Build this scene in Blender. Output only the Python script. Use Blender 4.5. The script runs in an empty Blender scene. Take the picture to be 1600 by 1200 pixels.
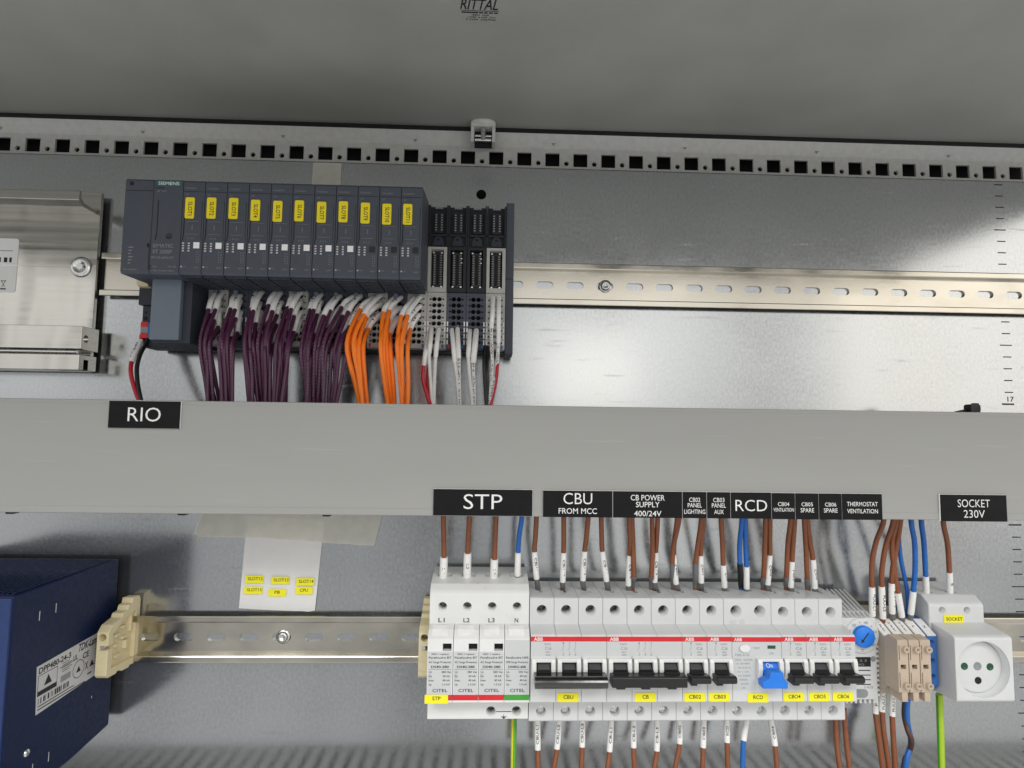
import bpy, bmesh, math, random
from mathutils import Vector, Matrix
random.seed(7)
MM = 0.001
scene = bpy.context.scene
COL = scene.collection

# ------------------------------------------------------------------ camera
cam = bpy.data.cameras.new('camera')
cam_ob = bpy.data.objects.new('camera', cam)
COL.objects.link(cam_ob)
YAW, PITCH, ROLL = 0.03584770, 0.07886701, 0.01297553
fw = Vector((math.sin(YAW)*math.cos(PITCH), math.cos(YAW)*math.cos(PITCH), math.sin(PITCH)))
r0 = Vector((math.cos(YAW), -math.sin(YAW), 0))
u0 = r0.cross(fw)
rt = math.cos(ROLL)*r0 + math.sin(ROLL)*u0
up = -math.sin(ROLL)*r0 + math.cos(ROLL)*u0
cam_ob.matrix_world = Matrix(((rt.x, up.x, -fw.x, 0.2592), (rt.y, up.y, -fw.y, -0.5004), (rt.z, up.z, -fw.z, 0.16117), (0, 0, 0, 1)))
cam.sensor_width = 36
cam.lens = 959.5/1600*36
cam.clip_start = 0.01
cam.clip_end = 60
scene.camera = cam_ob

# ------------------------------------------------------------------ world + lamps
world = bpy.data.worlds.new('World')
scene.world = world
world.use_nodes = True
wn = world.node_tree.nodes; wl = world.node_tree.links
bg = wn['Background']
tc = wn.new('ShaderNodeTexCoord'); sp = wn.new('ShaderNodeSeparateXYZ')
rp = wn.new('ShaderNodeValToRGB')
mp = wn.new('ShaderNodeMapRange')
mp.inputs['From Min'].default_value = -1; mp.inputs['From Max'].default_value = 1
wl.new(tc.outputs['Generated'], sp.inputs[0]); wl.new(sp.outputs['Z'], mp.inputs['Value'])
wl.new(mp.outputs[0], rp.inputs[0])
def wmath(op, *ins):
    q = wn.new('ShaderNodeMath'); q.operation = op
    for k, s in enumerate(ins):
        if isinstance(s, (int, float)): q.inputs[k].default_value = s
        else: wl.new(s, q.inputs[k])
    return q.outputs[0]
def wstep(src, a, b, lo=0.0, hi=1.0):
    q = wn.new('ShaderNodeMapRange'); q.interpolation_type = 'SMOOTHSTEP'
    for n_, v_ in (('From Min', a), ('From Max', b), ('To Min', lo), ('To Max', hi)): q.inputs[n_].default_value = v_
    wl.new(src, q.inputs['Value']); return q.outputs[0]
# the room in front of the cabinet: bright and dark bays added for streaky reflections, and a brighter bay to the right
az = wmath('ARCTAN2', sp.outputs['X'], wmath('MULTIPLY', sp.outputs['Y'], -1.0))
wnz = wn.new('ShaderNodeTexNoise'); wnz.noise_dimensions = '1D'; wnz.inputs['Scale'].default_value = 5.5; wnz.inputs['Detail'].default_value = 2.0
wl.new(az, wnz.inputs['W'])
bays = wstep(wnz.outputs['Fac'], 0.36, 0.64, 0.55, 1.35)
bright = wmath('MULTIPLY', wstep(az, 0.08, 0.22), wstep(az, 0.66, 0.74, 1.0, 0.0))
bright = wmath('MULTIPLY', bright, wstep(sp.outputs['Z'], -0.55, -0.3))
bright = wmath('MULTIPLY', bright, 0.30)
sc1 = wn.new('ShaderNodeVectorMath'); sc1.operation = 'SCALE'; wl.new(rp.outputs[0], sc1.inputs[0]); wl.new(bays, sc1.inputs['Scale'])
sc2 = wn.new('ShaderNodeVectorMath'); sc2.operation = 'SCALE'; sc2.inputs[0].default_value = (1.0, 0.94, 0.86); wl.new(bright, sc2.inputs['Scale'])
ad = wn.new('ShaderNodeVectorMath'); ad.operation = 'ADD'; wl.new(sc1.outputs[0], ad.inputs[0]); wl.new(sc2.outputs[0], ad.inputs[1])
wl.new(ad.outputs[0], bg.inputs['Color'])
els = rp.color_ramp.elements
els[0].position = 0.0; els[0].color = (0.85, 0.85, 0.83, 1)
els[1].position = 1.0; els[1].color = (0.85, 0.86, 0.84, 1)
for pos, c in ((0.20, (0.62, 0.62, 0.61)), (0.35, (0.41, 0.41, 0.405)), (0.46, (0.46, 0.46, 0.455)), (0.53, (0.66, 0.655, 0.64)), (0.62, (0.80, 0.79, 0.77)), (0.75, (0.85, 0.85, 0.83))):
    e = els.new(pos); e.color = (*c, 1)
bg.inputs['Strength'].default_value = 1.08

def lamp(name, loc, target, sx, sy, radiance, color):
    L = bpy.data.lights.new(name, 'AREA')
    L.shape = 'RECTANGLE'; L.size = sx; L.size_y = sy
    L.energy = radiance*math.pi*sx*sy; L.color = color
    o = bpy.data.objects.new(name, L); COL.objects.link(o)
    o.location = loc
    o.rotation_euler = (Vector(target)-Vector(loc)).to_track_quat('-Z', 'Y').to_euler()
    return o
lamp('window_light', (3.3, -3.0, 0.75), (0.5, 0, 0.2), 1.9, 1.9, 0.75, (1, 0.90, 0.77))
lamp('small_window_light', (0.95, -3.9, 0.60), (0.3, 0, 0.2), 0.75, 0.6, 0.9, (1, 0.92, 0.8))
lamp('ceiling_light', (-0.9, -2.4, 2.0), (0.2, 0, 0.1), 1.2, 0.8, 7.5, (1, 0.98, 0.95))
lamp('ceiling_light', (1.3, -2.4, 2.0), (0.2, 0, 0.1), 1.2, 0.8, 7.5, (1, 0.98, 0.95))

scene.view_settings.view_transform = 'Standard'
scene.view_settings.look = 'None'
scene.view_settings.exposure = 0.2
scene.view_settings.gamma = 1
scene.view_settings.use_curve_mapping = False

# ------------------------------------------------------------------ materials
def lin(c):
    return tuple((x/12.92 if x <= 0.04045 else ((x+0.055)/1.055)**2.4) for x in (v/255 for v in c))
MATS = {}
def mat(name, rgb, rough=0.5, metal=0.0, var=0.06, scale=120.0, bump=0.0, bscale=900.0, stretch=None, rvar=0.08, coat=0.0, spec=0.5):
    """plastic / paint / metal with fine procedural unevenness; rgb is linear base colour"""
    m = bpy.data.materials.new(name); m.use_nodes = True
    n = m.node_tree.nodes; l = m.node_tree.links
    b = n['Principled BSDF']
    b.inputs['Metallic'].default_value = metal
    b.inputs['Specular IOR Level'].default_value = spec
    b.inputs['Coat Weight'].default_value = coat
    t = n.new('ShaderNodeTexCoord'); mpn = n.new('ShaderNodeMapping')
    l.new(t.outputs['Object'], mpn.inputs[0])
    if stretch: mpn.inputs['Scale'].default_value = stretch
    nz = n.new('ShaderNodeTexNoise'); nz.inputs['Scale'].default_value = scale; nz.inputs['Detail'].default_value = 4
    l.new(mpn.outputs[0], nz.inputs['Vector'])
    mr = n.new('ShaderNodeMapRange'); mr.inputs['From Min'].default_value = 0.3; mr.inputs['From Max'].default_value = 0.62
    mr.inputs['To Min'].default_value = 1-var; mr.inputs['To Max'].default_value = 1+var
    l.new(nz.outputs['Fac'], mr.inputs['Value'])
    mx = n.new('ShaderNodeVectorMath'); mx.operation = 'SCALE'
    mx.inputs[0].default_value = rgb
    l.new(mr.outputs[0], mx.inputs['Scale']); l.new(mx.outputs[0], b.inputs['Base Color'])
    m2 = n.new('ShaderNodeMapRange'); m2.inputs['From Min'].default_value = 0.3; m2.inputs['From Max'].default_value = 0.62
    m2.inputs['To Min'].default_value = max(0.02, rough-rvar); m2.inputs['To Max'].default_value = rough+rvar
    l.new(nz.outputs['Fac'], m2.inputs['Value']); l.new(m2.outputs[0], b.inputs['Roughness'])
    if bump:
        nb = n.new('ShaderNodeTexNoise'); nb.inputs['Scale'].default_value = bscale; nb.inputs['Detail'].default_value = 3
        l.new(mpn.outputs[0], nb.inputs['Vector'])
        bp = n.new('ShaderNodeBump'); bp.inputs['Strength'].default_value = bump; bp.inputs['Distance'].default_value = 0.0003
        l.new(nb.outputs['Fac'], bp.inputs['Height']); l.new(bp.outputs[0], b.inputs['Normal'])
    MATS[name] = m
    return m

def zinc_plate():
    m = bpy.data.materials.new('zinc coated sheet'); m.use_nodes = True
    n = m.node_tree.nodes; l = m.node_tree.links; b = n['Principled BSDF']
    b.inputs['Metallic'].default_value = 0.92
    t = n.new('ShaderNodeTexCoord')
    def noise(sc, vec, det=4, rough=0.6):
        q = n.new('ShaderNodeMapping'); q.inputs['Scale'].default_value = vec; l.new(t.outputs['Object'], q.inputs[0])
        z = n.new('ShaderNodeTexNoise'); z.inputs['Scale'].default_value = sc; z.inputs['Detail'].default_value = det; z.inputs['Roughness'].default_value = rough
        l.new(q.outputs[0], z.inputs['Vector']); return z.outputs['Fac']
    fine = noise(330, (1.6, 1, 1), 5, 0.7); big = noise(9, (1, 1, 1.3), 5); streak = noise(60, (1, 1, 14), 5, 0.7); wear = noise(110, (0.22, 1, 2.2), 3, 0.5)
    def mrange(src, a, c, lo, hi):
        q = n.new('ShaderNodeMapRange'); q.inputs['From Min'].default_value = a; q.inputs['From Max'].default_value = c
        q.inputs['To Min'].default_value = lo; q.inputs['To Max'].default_value = hi
        l.new(src, q.inputs['Value']); return q.outputs[0]
    def math_(op, a, c):
        q = n.new('ShaderNodeMath'); q.operation = op
        for k, s in enumerate((a, c)):
            if isinstance(s, (int, float)): q.inputs[k].default_value = s
            else: l.new(s, q.inputs[k])
        return q.outputs[0]
    v = math_('MULTIPLY', mrange(fine, 0.3, 0.7, 0.88, 1.12), mrange(big, 0.3, 0.7, 0.95, 1.05))
    v = math_('MULTIPLY', v, mrange(wear, 0.64, 0.78, 1.0, 0.92))
    sc = n.new('ShaderNodeVectorMath'); sc.operation = 'SCALE'; sc.inputs[0].default_value = (0.47, 0.49, 0.505)
    l.new(v, sc.inputs['Scale']); l.new(sc.outputs[0], b.inputs['Base Color'])
    r = math_('ADD', mrange(fine, 0.3, 0.7, 0.12, 0.20), mrange(big, 0.3, 0.7, -0.03, 0.04))
    r = math_('ADD', r, mrange(wear, 0.62, 0.76, 0, 0.12))
    l.new(r, b.inputs['Roughness'])
    h = math_('ADD', math_('MULTIPLY', fine, 0.5), math_('MULTIPLY', streak, 0.5))
    bp = n.new('ShaderNodeBump'); bp.inputs['Strength'].default_value = 0.06; bp.inputs['Distance'].default_value = 0.0003
    l.new(h, bp.inputs['Height']); l.new(bp.outputs[0], b.inputs['Normal'])
    MATS['zinc'] = m
zinc_plate()
mat('roof paint', (0.33, 0.33, 0.31), 0.48, 0, 0.06, 14, 0.35, 900)
mat('frame steel', (0.56, 0.56, 0.54), 0.5, 0.0, 0.06, 200, 0.1)
mat('rubber', (0.008, 0.008, 0.008), 0.8)
mat('black', (0.006, 0.006, 0.007), 0.45)
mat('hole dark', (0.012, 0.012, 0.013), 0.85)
mat('rail metal', (0.53, 0.505, 0.445), 0.17, 1.0, 0.13, 45, 0.04, 500, (0.5, 1, 1), 0.07)
mat('aluminium', (0.50, 0.49, 0.455), 0.15, 1.0, 0.10, 90, 0.03, 400, (0.05, 1, 3), 0.05)
def wavy(m):
    n = m.node_tree.nodes; l = m.node_tree.links
    t = n.new('ShaderNodeTexCoord'); q = n.new('ShaderNodeMapping'); q.inputs['Scale'].default_value = (11, 1, 3.0); l.new(t.outputs['Object'], q.inputs[0])
    z = n.new('ShaderNodeTexNoise'); z.inputs['Scale'].default_value = 1.6; z.inputs['Detail'].default_value = 2; l.new(q.outputs[0], z.inputs['Vector'])
    b = n.new('ShaderNodeBump'); b.inputs['Strength'].default_value = 0.5; b.inputs['Distance'].default_value = 0.006
    l.new(z.outputs['Fac'], b.inputs['Height']); l.new(b.outputs[0], n['Principled BSDF'].inputs['Normal'])
wavy(MATS['aluminium'])
mat('steel', (0.70, 0.70, 0.70), 0.22, 1.0, 0.1, 300, 0, 0)
mat('duct pvc', (0.35, 0.353, 0.342), 0.42, 0, 0.03, 25, 0.06, 1200, (0.15, 1, 1))
def scuffed(m):
    # a few pale hairline scratches along the cover, handling smears in the gloss
    n = m.node_tree.nodes; l = m.node_tree.links; p = n['Principled BSDF']
    t = n.new('ShaderNodeTexCoord'); q = n.new('ShaderNodeMapping'); q.inputs['Scale'].default_value = (2.2, 1, 60); q.inputs['Rotation'].default_value = (0, 0.02, 0)
    l.new(t.outputs['Object'], q.inputs[0])
    z = n.new('ShaderNodeTexNoise'); z.inputs['Scale'].default_value = 6; z.inputs['Detail'].default_value = 3; l.new(q.outputs[0], z.inputs['Vector'])
    r = n.new('ShaderNodeMapRange'); r.inputs['From Min'].default_value = 0.70; r.inputs['From Max'].default_value = 0.78; r.inputs['To Max'].default_value = 0.22; l.new(z.outputs['Fac'], r.inputs['Value'])
    src = p.inputs['Base Color'].links[0].from_socket
    mx = n.new('ShaderNodeMix'); mx.data_type = 'RGBA'; l.new(r.outputs[0], mx.inputs['Factor']); l.new(src, mx.inputs[6]); mx.inputs[7].default_value = (0.62, 0.62, 0.6, 1)
    l.new(mx.outputs[2], p.inputs['Base Color'])
scuffed(MATS['duct pvc'])
mat('plc body', (0.034, 0.040, 0.054), 0.5, 0, 0.06, 200, 0.25, 2500, spec=0.3)
mat('plc front', (0.068, 0.077, 0.098), 0.5, 0, 0.05, 200, 0.25, 2500, spec=0.3)
mat('plc cover', (0.135, 0.168, 0.215), 0.5, 0, 0.03, 200, 0.3, 2500)
mat('base dark', (0.020, 0.022, 0.027), 0.5, spec=0.3)
mat('base blue', (0.060, 0.066, 0.095), 0.5)
mat('base light', (0.42, 0.42, 0.40), 0.5)
mat('faint print', (0.22, 0.23, 0.25), 0.6)
mat('faint print dim', (0.19, 0.20, 0.215), 0.6)
mat('teal', (0.012, 0.11, 0.105), 0.5)
mat('white plastic', (0.74, 0.75, 0.745), 0.33, 0, 0.02, 60, 0.05, 1500)
mat('device grey', (0.63, 0.645, 0.65), 0.38, 0, 0.025, 60, 0.06, 1500)
mat('label panel', (0.56, 0.58, 0.59), 0.45, 0, 0.02, 60)
mat('white print', (0.82, 0.82, 0.82), 0.5)
mat('sleeve', (0.86, 0.86, 0.85), 0.42, 0, 0.03, 300)
mat('paper', (0.74, 0.74, 0.74), 0.8, 0, 0.03, 60, 0.2, 500)
mat('tape', (0.76, 0.75, 0.66), 0.55, 0, 0.06, 120, 0.3, 300).node_tree.nodes['Principled BSDF'].inputs['Alpha'].default_value = 0.62
mat('yellow', (0.86, 0.70, 0.008), 0.5, 0, 0.03, 150)
mat('yellow label', (0.88, 0.82, 0.015), 0.5, 0, 0.03, 150)
mat('red', (0.62, 0.016, 0.025), 0.45)
mat('green', (0.05, 0.33, 0.035), 0.45)
mat('dark green', (0.012, 0.075, 0.035), 0.45)
mat('blue knob', (0.012, 0.19, 0.74), 0.4)
mat('toggle', (0.010, 0.010, 0.011), 0.35, 0, 0.1)
mat('toggle grey', (0.055, 0.055, 0.06), 0.4)
mat('toggle gloss', (0.008, 0.008, 0.008), 0.10, spec=1.0)
mat('engraved black', (0.007, 0.007, 0.008), 0.6, spec=0.2)
mat('ink', (0.015, 0.015, 0.018), 0.6)
mat('ink grey', (0.26, 0.27, 0.28), 0.6)
mat('beige', (0.49, 0.40, 0.31), 0.5, 0, 0.04, 150)
mat('beige grey', (0.42, 0.36, 0.29), 0.5, 0, 0.04, 150)
mat('cream', (0.70, 0.615, 0.39), 0.45, 0, 0.04, 150)
mat('terminal blue', (0.03, 0.13, 0.40), 0.45)
mat('psu blue', (0.006, 0.0135, 0.053), 0.45, 0, 0.06, 300, 0.25, 1800, spec=0.3)
mat('psu blue lit', (0.011, 0.032, 0.125), 0.4, 0, 0.06, 300, 0.25, 1800)  # lit copy of the housing blue, light on the front put in the colour
mat('wire brown', (0.23, 0.073, 0.027), 0.38, 0, 0.08, 250)
mat('wire dark', (0.075, 0.035, 0.03), 0.38)
mat('wire blue', (0.012, 0.13, 0.48), 0.36, 0, 0.06, 250)
mat('wire purple', (0.075, 0.018, 0.055), 0.36, 0, 0.1, 250)
mat('wire orange', (1.0, 0.23, 0.015), 0.42, 0, 0.05, 250)
mat('wire red', (0.52, 0.012, 0.03), 0.36)
mat('wire black', (0.012, 0.012, 0.014), 0.36)
mat('wire white', (0.76, 0.76, 0.75), 0.36)
mat('wire green', (0.08, 0.36, 0.03), 0.36)
mat('wire lime', (0.36, 0.55, 0.02), 0.36)
mat('wire yellow', (0.78, 0.68, 0.02), 0.36)
mat('ferrule grey', (0.16, 0.16, 0.165), 0.45)
mat('screw steel', (0.75, 0.75, 0.75), 0.18, 1.0)
mat('screw steel shaded', (0.18, 0.18, 0.18), 0.3, 1.0)
mat('silver print', (0.55, 0.55, 0.56), 0.5)
mat('slit painted lit', (0.55, 0.55, 0.52), 0.4)
M = MATS

# ------------------------------------------------------------------ mesh builder (all input in mm)
_glyph = {}
def glyphs(s, fat=0.012):
    key = (s, fat)
    if key not in _glyph:
        cu = bpy.data.curves.new('t', 'FONT'); cu.body = s; cu.size = 1; cu.resolution_u = 3; cu.offset = fat
        o = bpy.data.objects.new('t', cu)
        me = bpy.data.meshes.new_from_object(o)
        vs = [(v.co.x, v.co.y) for v in me.vertices]; fs = [tuple(p.vertices) for p in me.polygons]
        bpy.data.objects.remove(o); bpy.data.curves.remove(cu); bpy.data.meshes.remove(me)
        _glyph[key] = (vs, fs)
    return _glyph[key]
CAP = None
def capheight():
    global CAP
    if CAP is None:
        CAP = max(y for x, y in glyphs('H')[0])
    return CAP

class MB:
    def __init__(s): s.v = []; s.f = []; s.m = []; s.sm = []
    def add(s, vs, fs, mi=0, smooth=False):
        b = len(s.v); s.v += [tuple(q) for q in vs]
        for i, f in enumerate(fs):
            s.f.append(tuple(b+k for k in f)); s.m.append(mi[i] if isinstance(mi, list) else mi); s.sm.append(smooth)
        return s
    def _bm(s, vs, fs, bev, seg, mi, smooth=False):
        if not bev: return s.add(vs, fs, mi)
        bm = bmesh.new(); V = [bm.verts.new(q) for q in vs]
        for f in fs: bm.faces.new([V[k] for k in f])
        bm.normal_update()
        ed = [e for e in bm.edges if len(e.link_faces) == 2 and e.calc_face_angle(0) > 0.35]
        bmesh.ops.bevel(bm, geom=ed, offset=bev, segments=seg, profile=0.6, affect='EDGES', clamp_overlap=True)
        bm.verts.index_update()
        s.add([v.co[:] for v in bm.verts], [[v.index for v in f.verts] for f in bm.faces], mi, smooth)
        bm.free(); return s
    def box(s, x0, x1, y0, y1, z0, z1, mi=0, bev=0, seg=2):
        x0, x1 = min(x0, x1), max(x0, x1); y0, y1 = min(y0, y1), max(y0, y1); z0, z1 = min(z0, z1), max(z0, z1)
        vs = [(x0,y0,z0),(x1,y0,z0),(x1,y1,z0),(x0,y1,z0),(x0,y0,z1),(x1,y0,z1),(x1,y1,z1),(x0,y1,z1)]
        fs = [(3,2,1,0),(4,5,6,7),(0,1,5,4),(1,2,6,5),(2,3,7,6),(3,0,4,7)]
        return s._bm(vs, fs, bev, seg, mi)
    def prism_x(s, prof, x0, x1, mi=0, bev=0, seg=2):
        """(y,z) polygon extruded along X"""
        a = sum(prof[i][0]*prof[(i+1) % len(prof)][1]-prof[(i+1) % len(prof)][0]*prof[i][1] for i in range(len(prof)))
        if a < 0: prof = prof[::-1]
        n = len(prof)
        vs = [(x0, y, z) for y, z in prof]+[(x1, y, z) for y, z in prof]
        fs = [tuple(range(n-1, -1, -1)), tuple(range(n, 2*n))]+[(i, (i+1) % n, n+(i+1) % n, n+i) for i in range(n)]
        return s._bm(vs, fs, bev, seg, mi)
    def prism_y(s, prof, y0, y1, mi=0, bev=0, seg=2):
        """(x,z) polygon extruded along Y (y0 front)"""
        a = sum(prof[i][0]*prof[(i+1) % len(prof)][1]-prof[(i+1) % len(prof)][0]*prof[i][1] for i in range(len(prof)))
        if a < 0: prof = prof[::-1]
        n = len(prof)
        vs = [(x, y0, z) for x, z in prof]+[(x, y1, z) for x, z in prof]
        fs = [tuple(range(n)), tuple(range(2*n-1, n-1, -1))]+[((i+1) % n, i, n+i, n+(i+1) % n) for i in range(n)]
        return s._bm(vs, fs, bev, seg, mi)
    def cyl(s, c, axis, r, d, mi=0, seg=24, r2=None, smooth=True):
        """closed cylinder from c along axis vector for length d"""
        ax = Vector(axis).normalized(); u = ax.orthogonal().normalized(); w = ax.cross(u); c = Vector(c); e = c+ax*d
        if r2 is None: r2 = r
        A = [c+(u*math.cos(t)+w*math.sin(t))*r for t in (2*math.pi*i/seg for i in range(seg))]
        B = [e+(u*math.cos(t)+w*math.sin(t))*r2 for t in (2*math.pi*i/seg for i in range(seg))]
        s.add(A+B, [(i, (i+1) % seg, seg+(i+1) % seg, seg+i) for i in range(seg)], mi, smooth)
        s.add(A, [tuple(range(seg-1, -1, -1))], mi); s.add(B, [tuple(range(seg))], mi)
        return s
    def lathe(s, c, axis, prof, mi=0, seg=28, smooth=True):
        """profile of (radius, distance along axis)"""
        ax = Vector(axis).normalized(); u = ax.orthogonal().normalized(); w = ax.cross(u); c = Vector(c)
        vs = []; fs = []
        for r, d in prof:
            vs += [c+ax*d+(u*math.cos(2*math.pi*i/seg)+w*math.sin(2*math.pi*i/seg))*r for i in range(seg)]
        for k in range(len(prof)-1):
            fs += [(k*seg+i, k*seg+(i+1) % seg, (k+1)*seg+(i+1) % seg, (k+1)*seg+i) for i in range(seg)]
        return s.add(vs, fs, mi, smooth)
    def tube(s, pts, r, mi=0, seg=10, caps=True, two=None):
        P = [Vector(p) for p in pts]; n = len(P); vs = []; fs = []; mm = []
        u = None
        for i in range(n):
            t = (P[min(i+1, n-1)]-P[max(i-1, 0)]).normalized()
            if u is None:
                u = t.orthogonal().normalized() if abs(t.x) > 0.9 else (Vector((1, 0, 0))-t*t.x).normalized()
            else:
                u = (u-t*u.dot(t)).normalized()
            w = t.cross(u); rr = r[i] if isinstance(r, (list, tuple)) else r
            vs += [P[i]+(u*math.cos(a)+w*math.sin(a))*rr for a in (2*math.pi*k/seg for k in range(seg))]
        for i in range(n-1):
            for k in range(seg):
                fs.append((i*seg+k, i*seg+(k+1) % seg, (i+1)*seg+(k+1) % seg, (i+1)*seg+k))
                mm.append(two[1] if two and two[0](k/seg) else mi)
        s.add(vs, fs, mm, True)
        if caps:
            s.add(vs[:seg], [tuple(range(seg-1, -1, -1))], mi); s.add(vs[-seg:], [tuple(range(seg))], mi)
        return s
    def text(s, t, c, cap, width=None, ux=(1, 0, 0), uy=(0, 0, 1), mi=0, slant=0, wrap=None, fat=0.012):
        vs, fs = glyphs(t, fat)
        if not vs: return s
        xs = [v[0] for v in vs]; x0, x1 = min(xs), max(xs); k = cap/capheight()
        kx = k if width is None else width/(x1-x0)
        ux = Vector(ux); uy = Vector(uy); c = Vector(c); nn = ux.cross(uy); out = []
        for x, y in vs:
            a = (x-(x0+x1)/2)*kx+slant*(y*k-cap/2); b = y*k-cap/2
            p = c+ux*a+uy*b
            if wrap: p = p+nn*(math.sqrt(max(0.01, wrap*wrap-min(abs(b), wrap*0.98)**2))-wrap)
            out.append(p)
        return s.add(out, fs, mi)
    def perf(s, x0, x1, z0, z1, y, hole, depth=1.0, mi=0):
        """front face (facing -Y) of a sheet cell with a hole (list of (x,z), counter-clockwise), plus the hole's wall"""
        cx = sum(p[0] for p in hole)/len(hole); cz = sum(p[1] for p in hole)/len(hole); n = len(hole)
        def edge(px, pz):
            dx, dz = px-cx, pz-cz; k = 1e9; side = 0
            for q, (lim, d) in enumerate(((x1-cx, dx), (z1-cz, dz), (x0-cx, dx), (z0-cz, dz))):
                if abs(d) > 1e-9 and lim/d > 0 and lim/d < k: k = lim/d; side = q
            return (cx+dx*k, cz+dz*k), side
        corner = {0: (x1, z1), 1: (x0, z1), 2: (x0, z0), 3: (x1, z0)}
        E = [edge(*p) for p in hole]
        for i in range(n):
            j = (i+1) % n; poly = [hole[i], E[i][0]]; sd = E[i][1]
            while sd != E[j][1]:
                poly.append(corner[sd]); sd = (sd+1) % 4
            poly += [E[j][0], hole[j]]
            q = []
            for p in poly:
                if not q or abs(p[0]-q[-1][0])+abs(p[1]-q[-1][1]) > 1e-6: q.append(p)
            s.add([(px, y, pz) for px, pz in q], [tuple(range(len(q)))], mi)
            s.add([(hole[i][0], y, hole[i][1]), (hole[j][0], y, hole[j][1]), (hole[j][0], y+depth, hole[j][1]), (hole[i][0], y+depth, hole[i][1])], [(0, 1, 2, 3)], mi)
        return s
    def mesh(s, name, mats, o=(0, 0, 0)):
        me = bpy.data.meshes.new(name)
        me.from_pydata([((x-o[0])*MM, (y-o[1])*MM, (z-o[2])*MM) for x, y, z in s.v], [], s.f)
        for m in (mats if isinstance(mats, (list, tuple)) else [mats]): me.materials.append(M[m])
        me.polygons.foreach_set('material_index', s.m); me.polygons.foreach_set('use_smooth', s.sm)
        me.update(); return me
ORG = {}
def circle(cx, cz, r, n=16):
    return [(cx+r*math.cos(2*math.pi*i/n), cz+r*math.sin(2*math.pi*i/n)) for i in range(n)]
def rect(cx, cz, w, h):
    return [(cx+w/2, cz-h/2), (cx+w/2, cz+h/2), (cx-w/2, cz+h/2), (cx-w/2, cz-h/2)]
def slot(cx, cz, w, h, n=6):
    r = h/2; out = []
    for i in range(n+1): a = -math.pi/2+math.pi*i/n; out.append((cx+w/2-r+r*math.cos(a), cz+r*math.sin(a)))
    for i in range(n+1): a = math.pi/2+math.pi*i/n; out.append((cx-w/2+r+r*math.cos(a), cz+r*math.sin(a)))
    return out
def rrect(x0, x1, z0, z1, r, n=4):
    out = []
    for cx, cz, a0 in ((x1-r, z0+r, -90), (x1-r, z1-r, 0), (x0+r, z1-r, 90), (x0+r, z0+r, 180)):
        for i in range(n+1): a = math.radians(a0+90*i/n); out.append((cx+r*math.cos(a), cz+r*math.sin(a)))
    return out
def tag(o, label=None, cat=None, group=None, kind=None):
    if label: o['label'] = label
    if cat: o['category'] = cat
    if group: o['group'] = group
    if kind: o['kind'] = kind
    return o
def thing(name, label, cat, o, group=None):
    e = bpy.data.objects.new(name, None); COL.objects.link(e)
    e.empty_display_size = 0.01; e.location = Vector(o)*MM; ORG[e] = tuple(o)
    return tag(e, label, cat, group)
def part(name, mb, mats, parent, label=None):
    o = ORG[parent]
    ob = bpy.data.objects.new(name, mb.mesh(name, mats, o)); COL.objects.link(ob)
    ob.parent = parent; ORG[ob] = o
    if label: ob['label'] = label
    return ob
def solo(name, mb, mats, o=(0, 0, 0)):
    ob = bpy.data.objects.new(name, mb.mesh(name, mats, o)); COL.objects.link(ob)
    ob.location = Vector(o)*MM; ORG[ob] = tuple(o)
    return ob
def dup(o, shift=(0, 0, 0), parent=None):
    c = o.copy(); COL.objects.link(c)
    if parent is None:
        c.location = o.location+Vector(shift)*MM
    else: c.parent = parent
    ORG[c] = tuple(a+b for a, b in zip(ORG[o], shift)) if parent is None else ORG[parent]
    for ch in list(o.children): dup(ch, (0, 0, 0), c)
    return c
def carve(ob, cutter, mats=None):
    """subtract a closed cutter mesh (same mm frame) from ob's mesh"""
    o = ORG[ob]
    cm = cutter.mesh('cutter', mats or _names(ob), o)
    co = bpy.data.objects.new('cutter', cm); COL.objects.link(co)
    md = ob.modifiers.new('b', 'BOOLEAN'); md.operation = 'DIFFERENCE'; md.object = co; md.solver = 'EXACT'; md.use_self = True
    par = ob.parent; loc = ob.location.copy()
    ob.parent = None; ob.location = (0, 0, 0); co.location = (0, 0, 0)
    bpy.context.view_layer.update()
    dg = bpy.context.evaluated_depsgraph_get()
    me = bpy.data.meshes.new_from_object(ob.evaluated_get(dg))
    ob.modifiers.remove(md); old = ob.data; me.name = ob.name; ob.data = me
    bpy.data.meshes.remove(old)
    bpy.data.objects.remove(co); bpy.data.meshes.remove(cm)
    ob.parent = par; ob.location = loc
    return ob
def _names(ob):
    rev = {v.name: k for k, v in M.items()}
    return [rev[m.name] for m in ob.data.materials]
def spline(pts, sub=5):
    P = [Vector(p) for p in pts]; out = []; idx = []
    for i in range(len(P)-1):
        p0, p1, p2, p3 = P[max(i-1, 0)], P[i], P[i+1], P[min(i+2, len(P)-1)]
        idx.append(len(out))
        for k in range(sub):
            t = k/sub
            out.append(0.5*((2*p1)+(-p0+p2)*t+(2*p0-5*p1+4*p2-p3)*t*t+(-p0+3*p1-3*p2+p3)*t**3))
    idx.append(len(out)); out.append(P[-1])
    return out, idx

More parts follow.
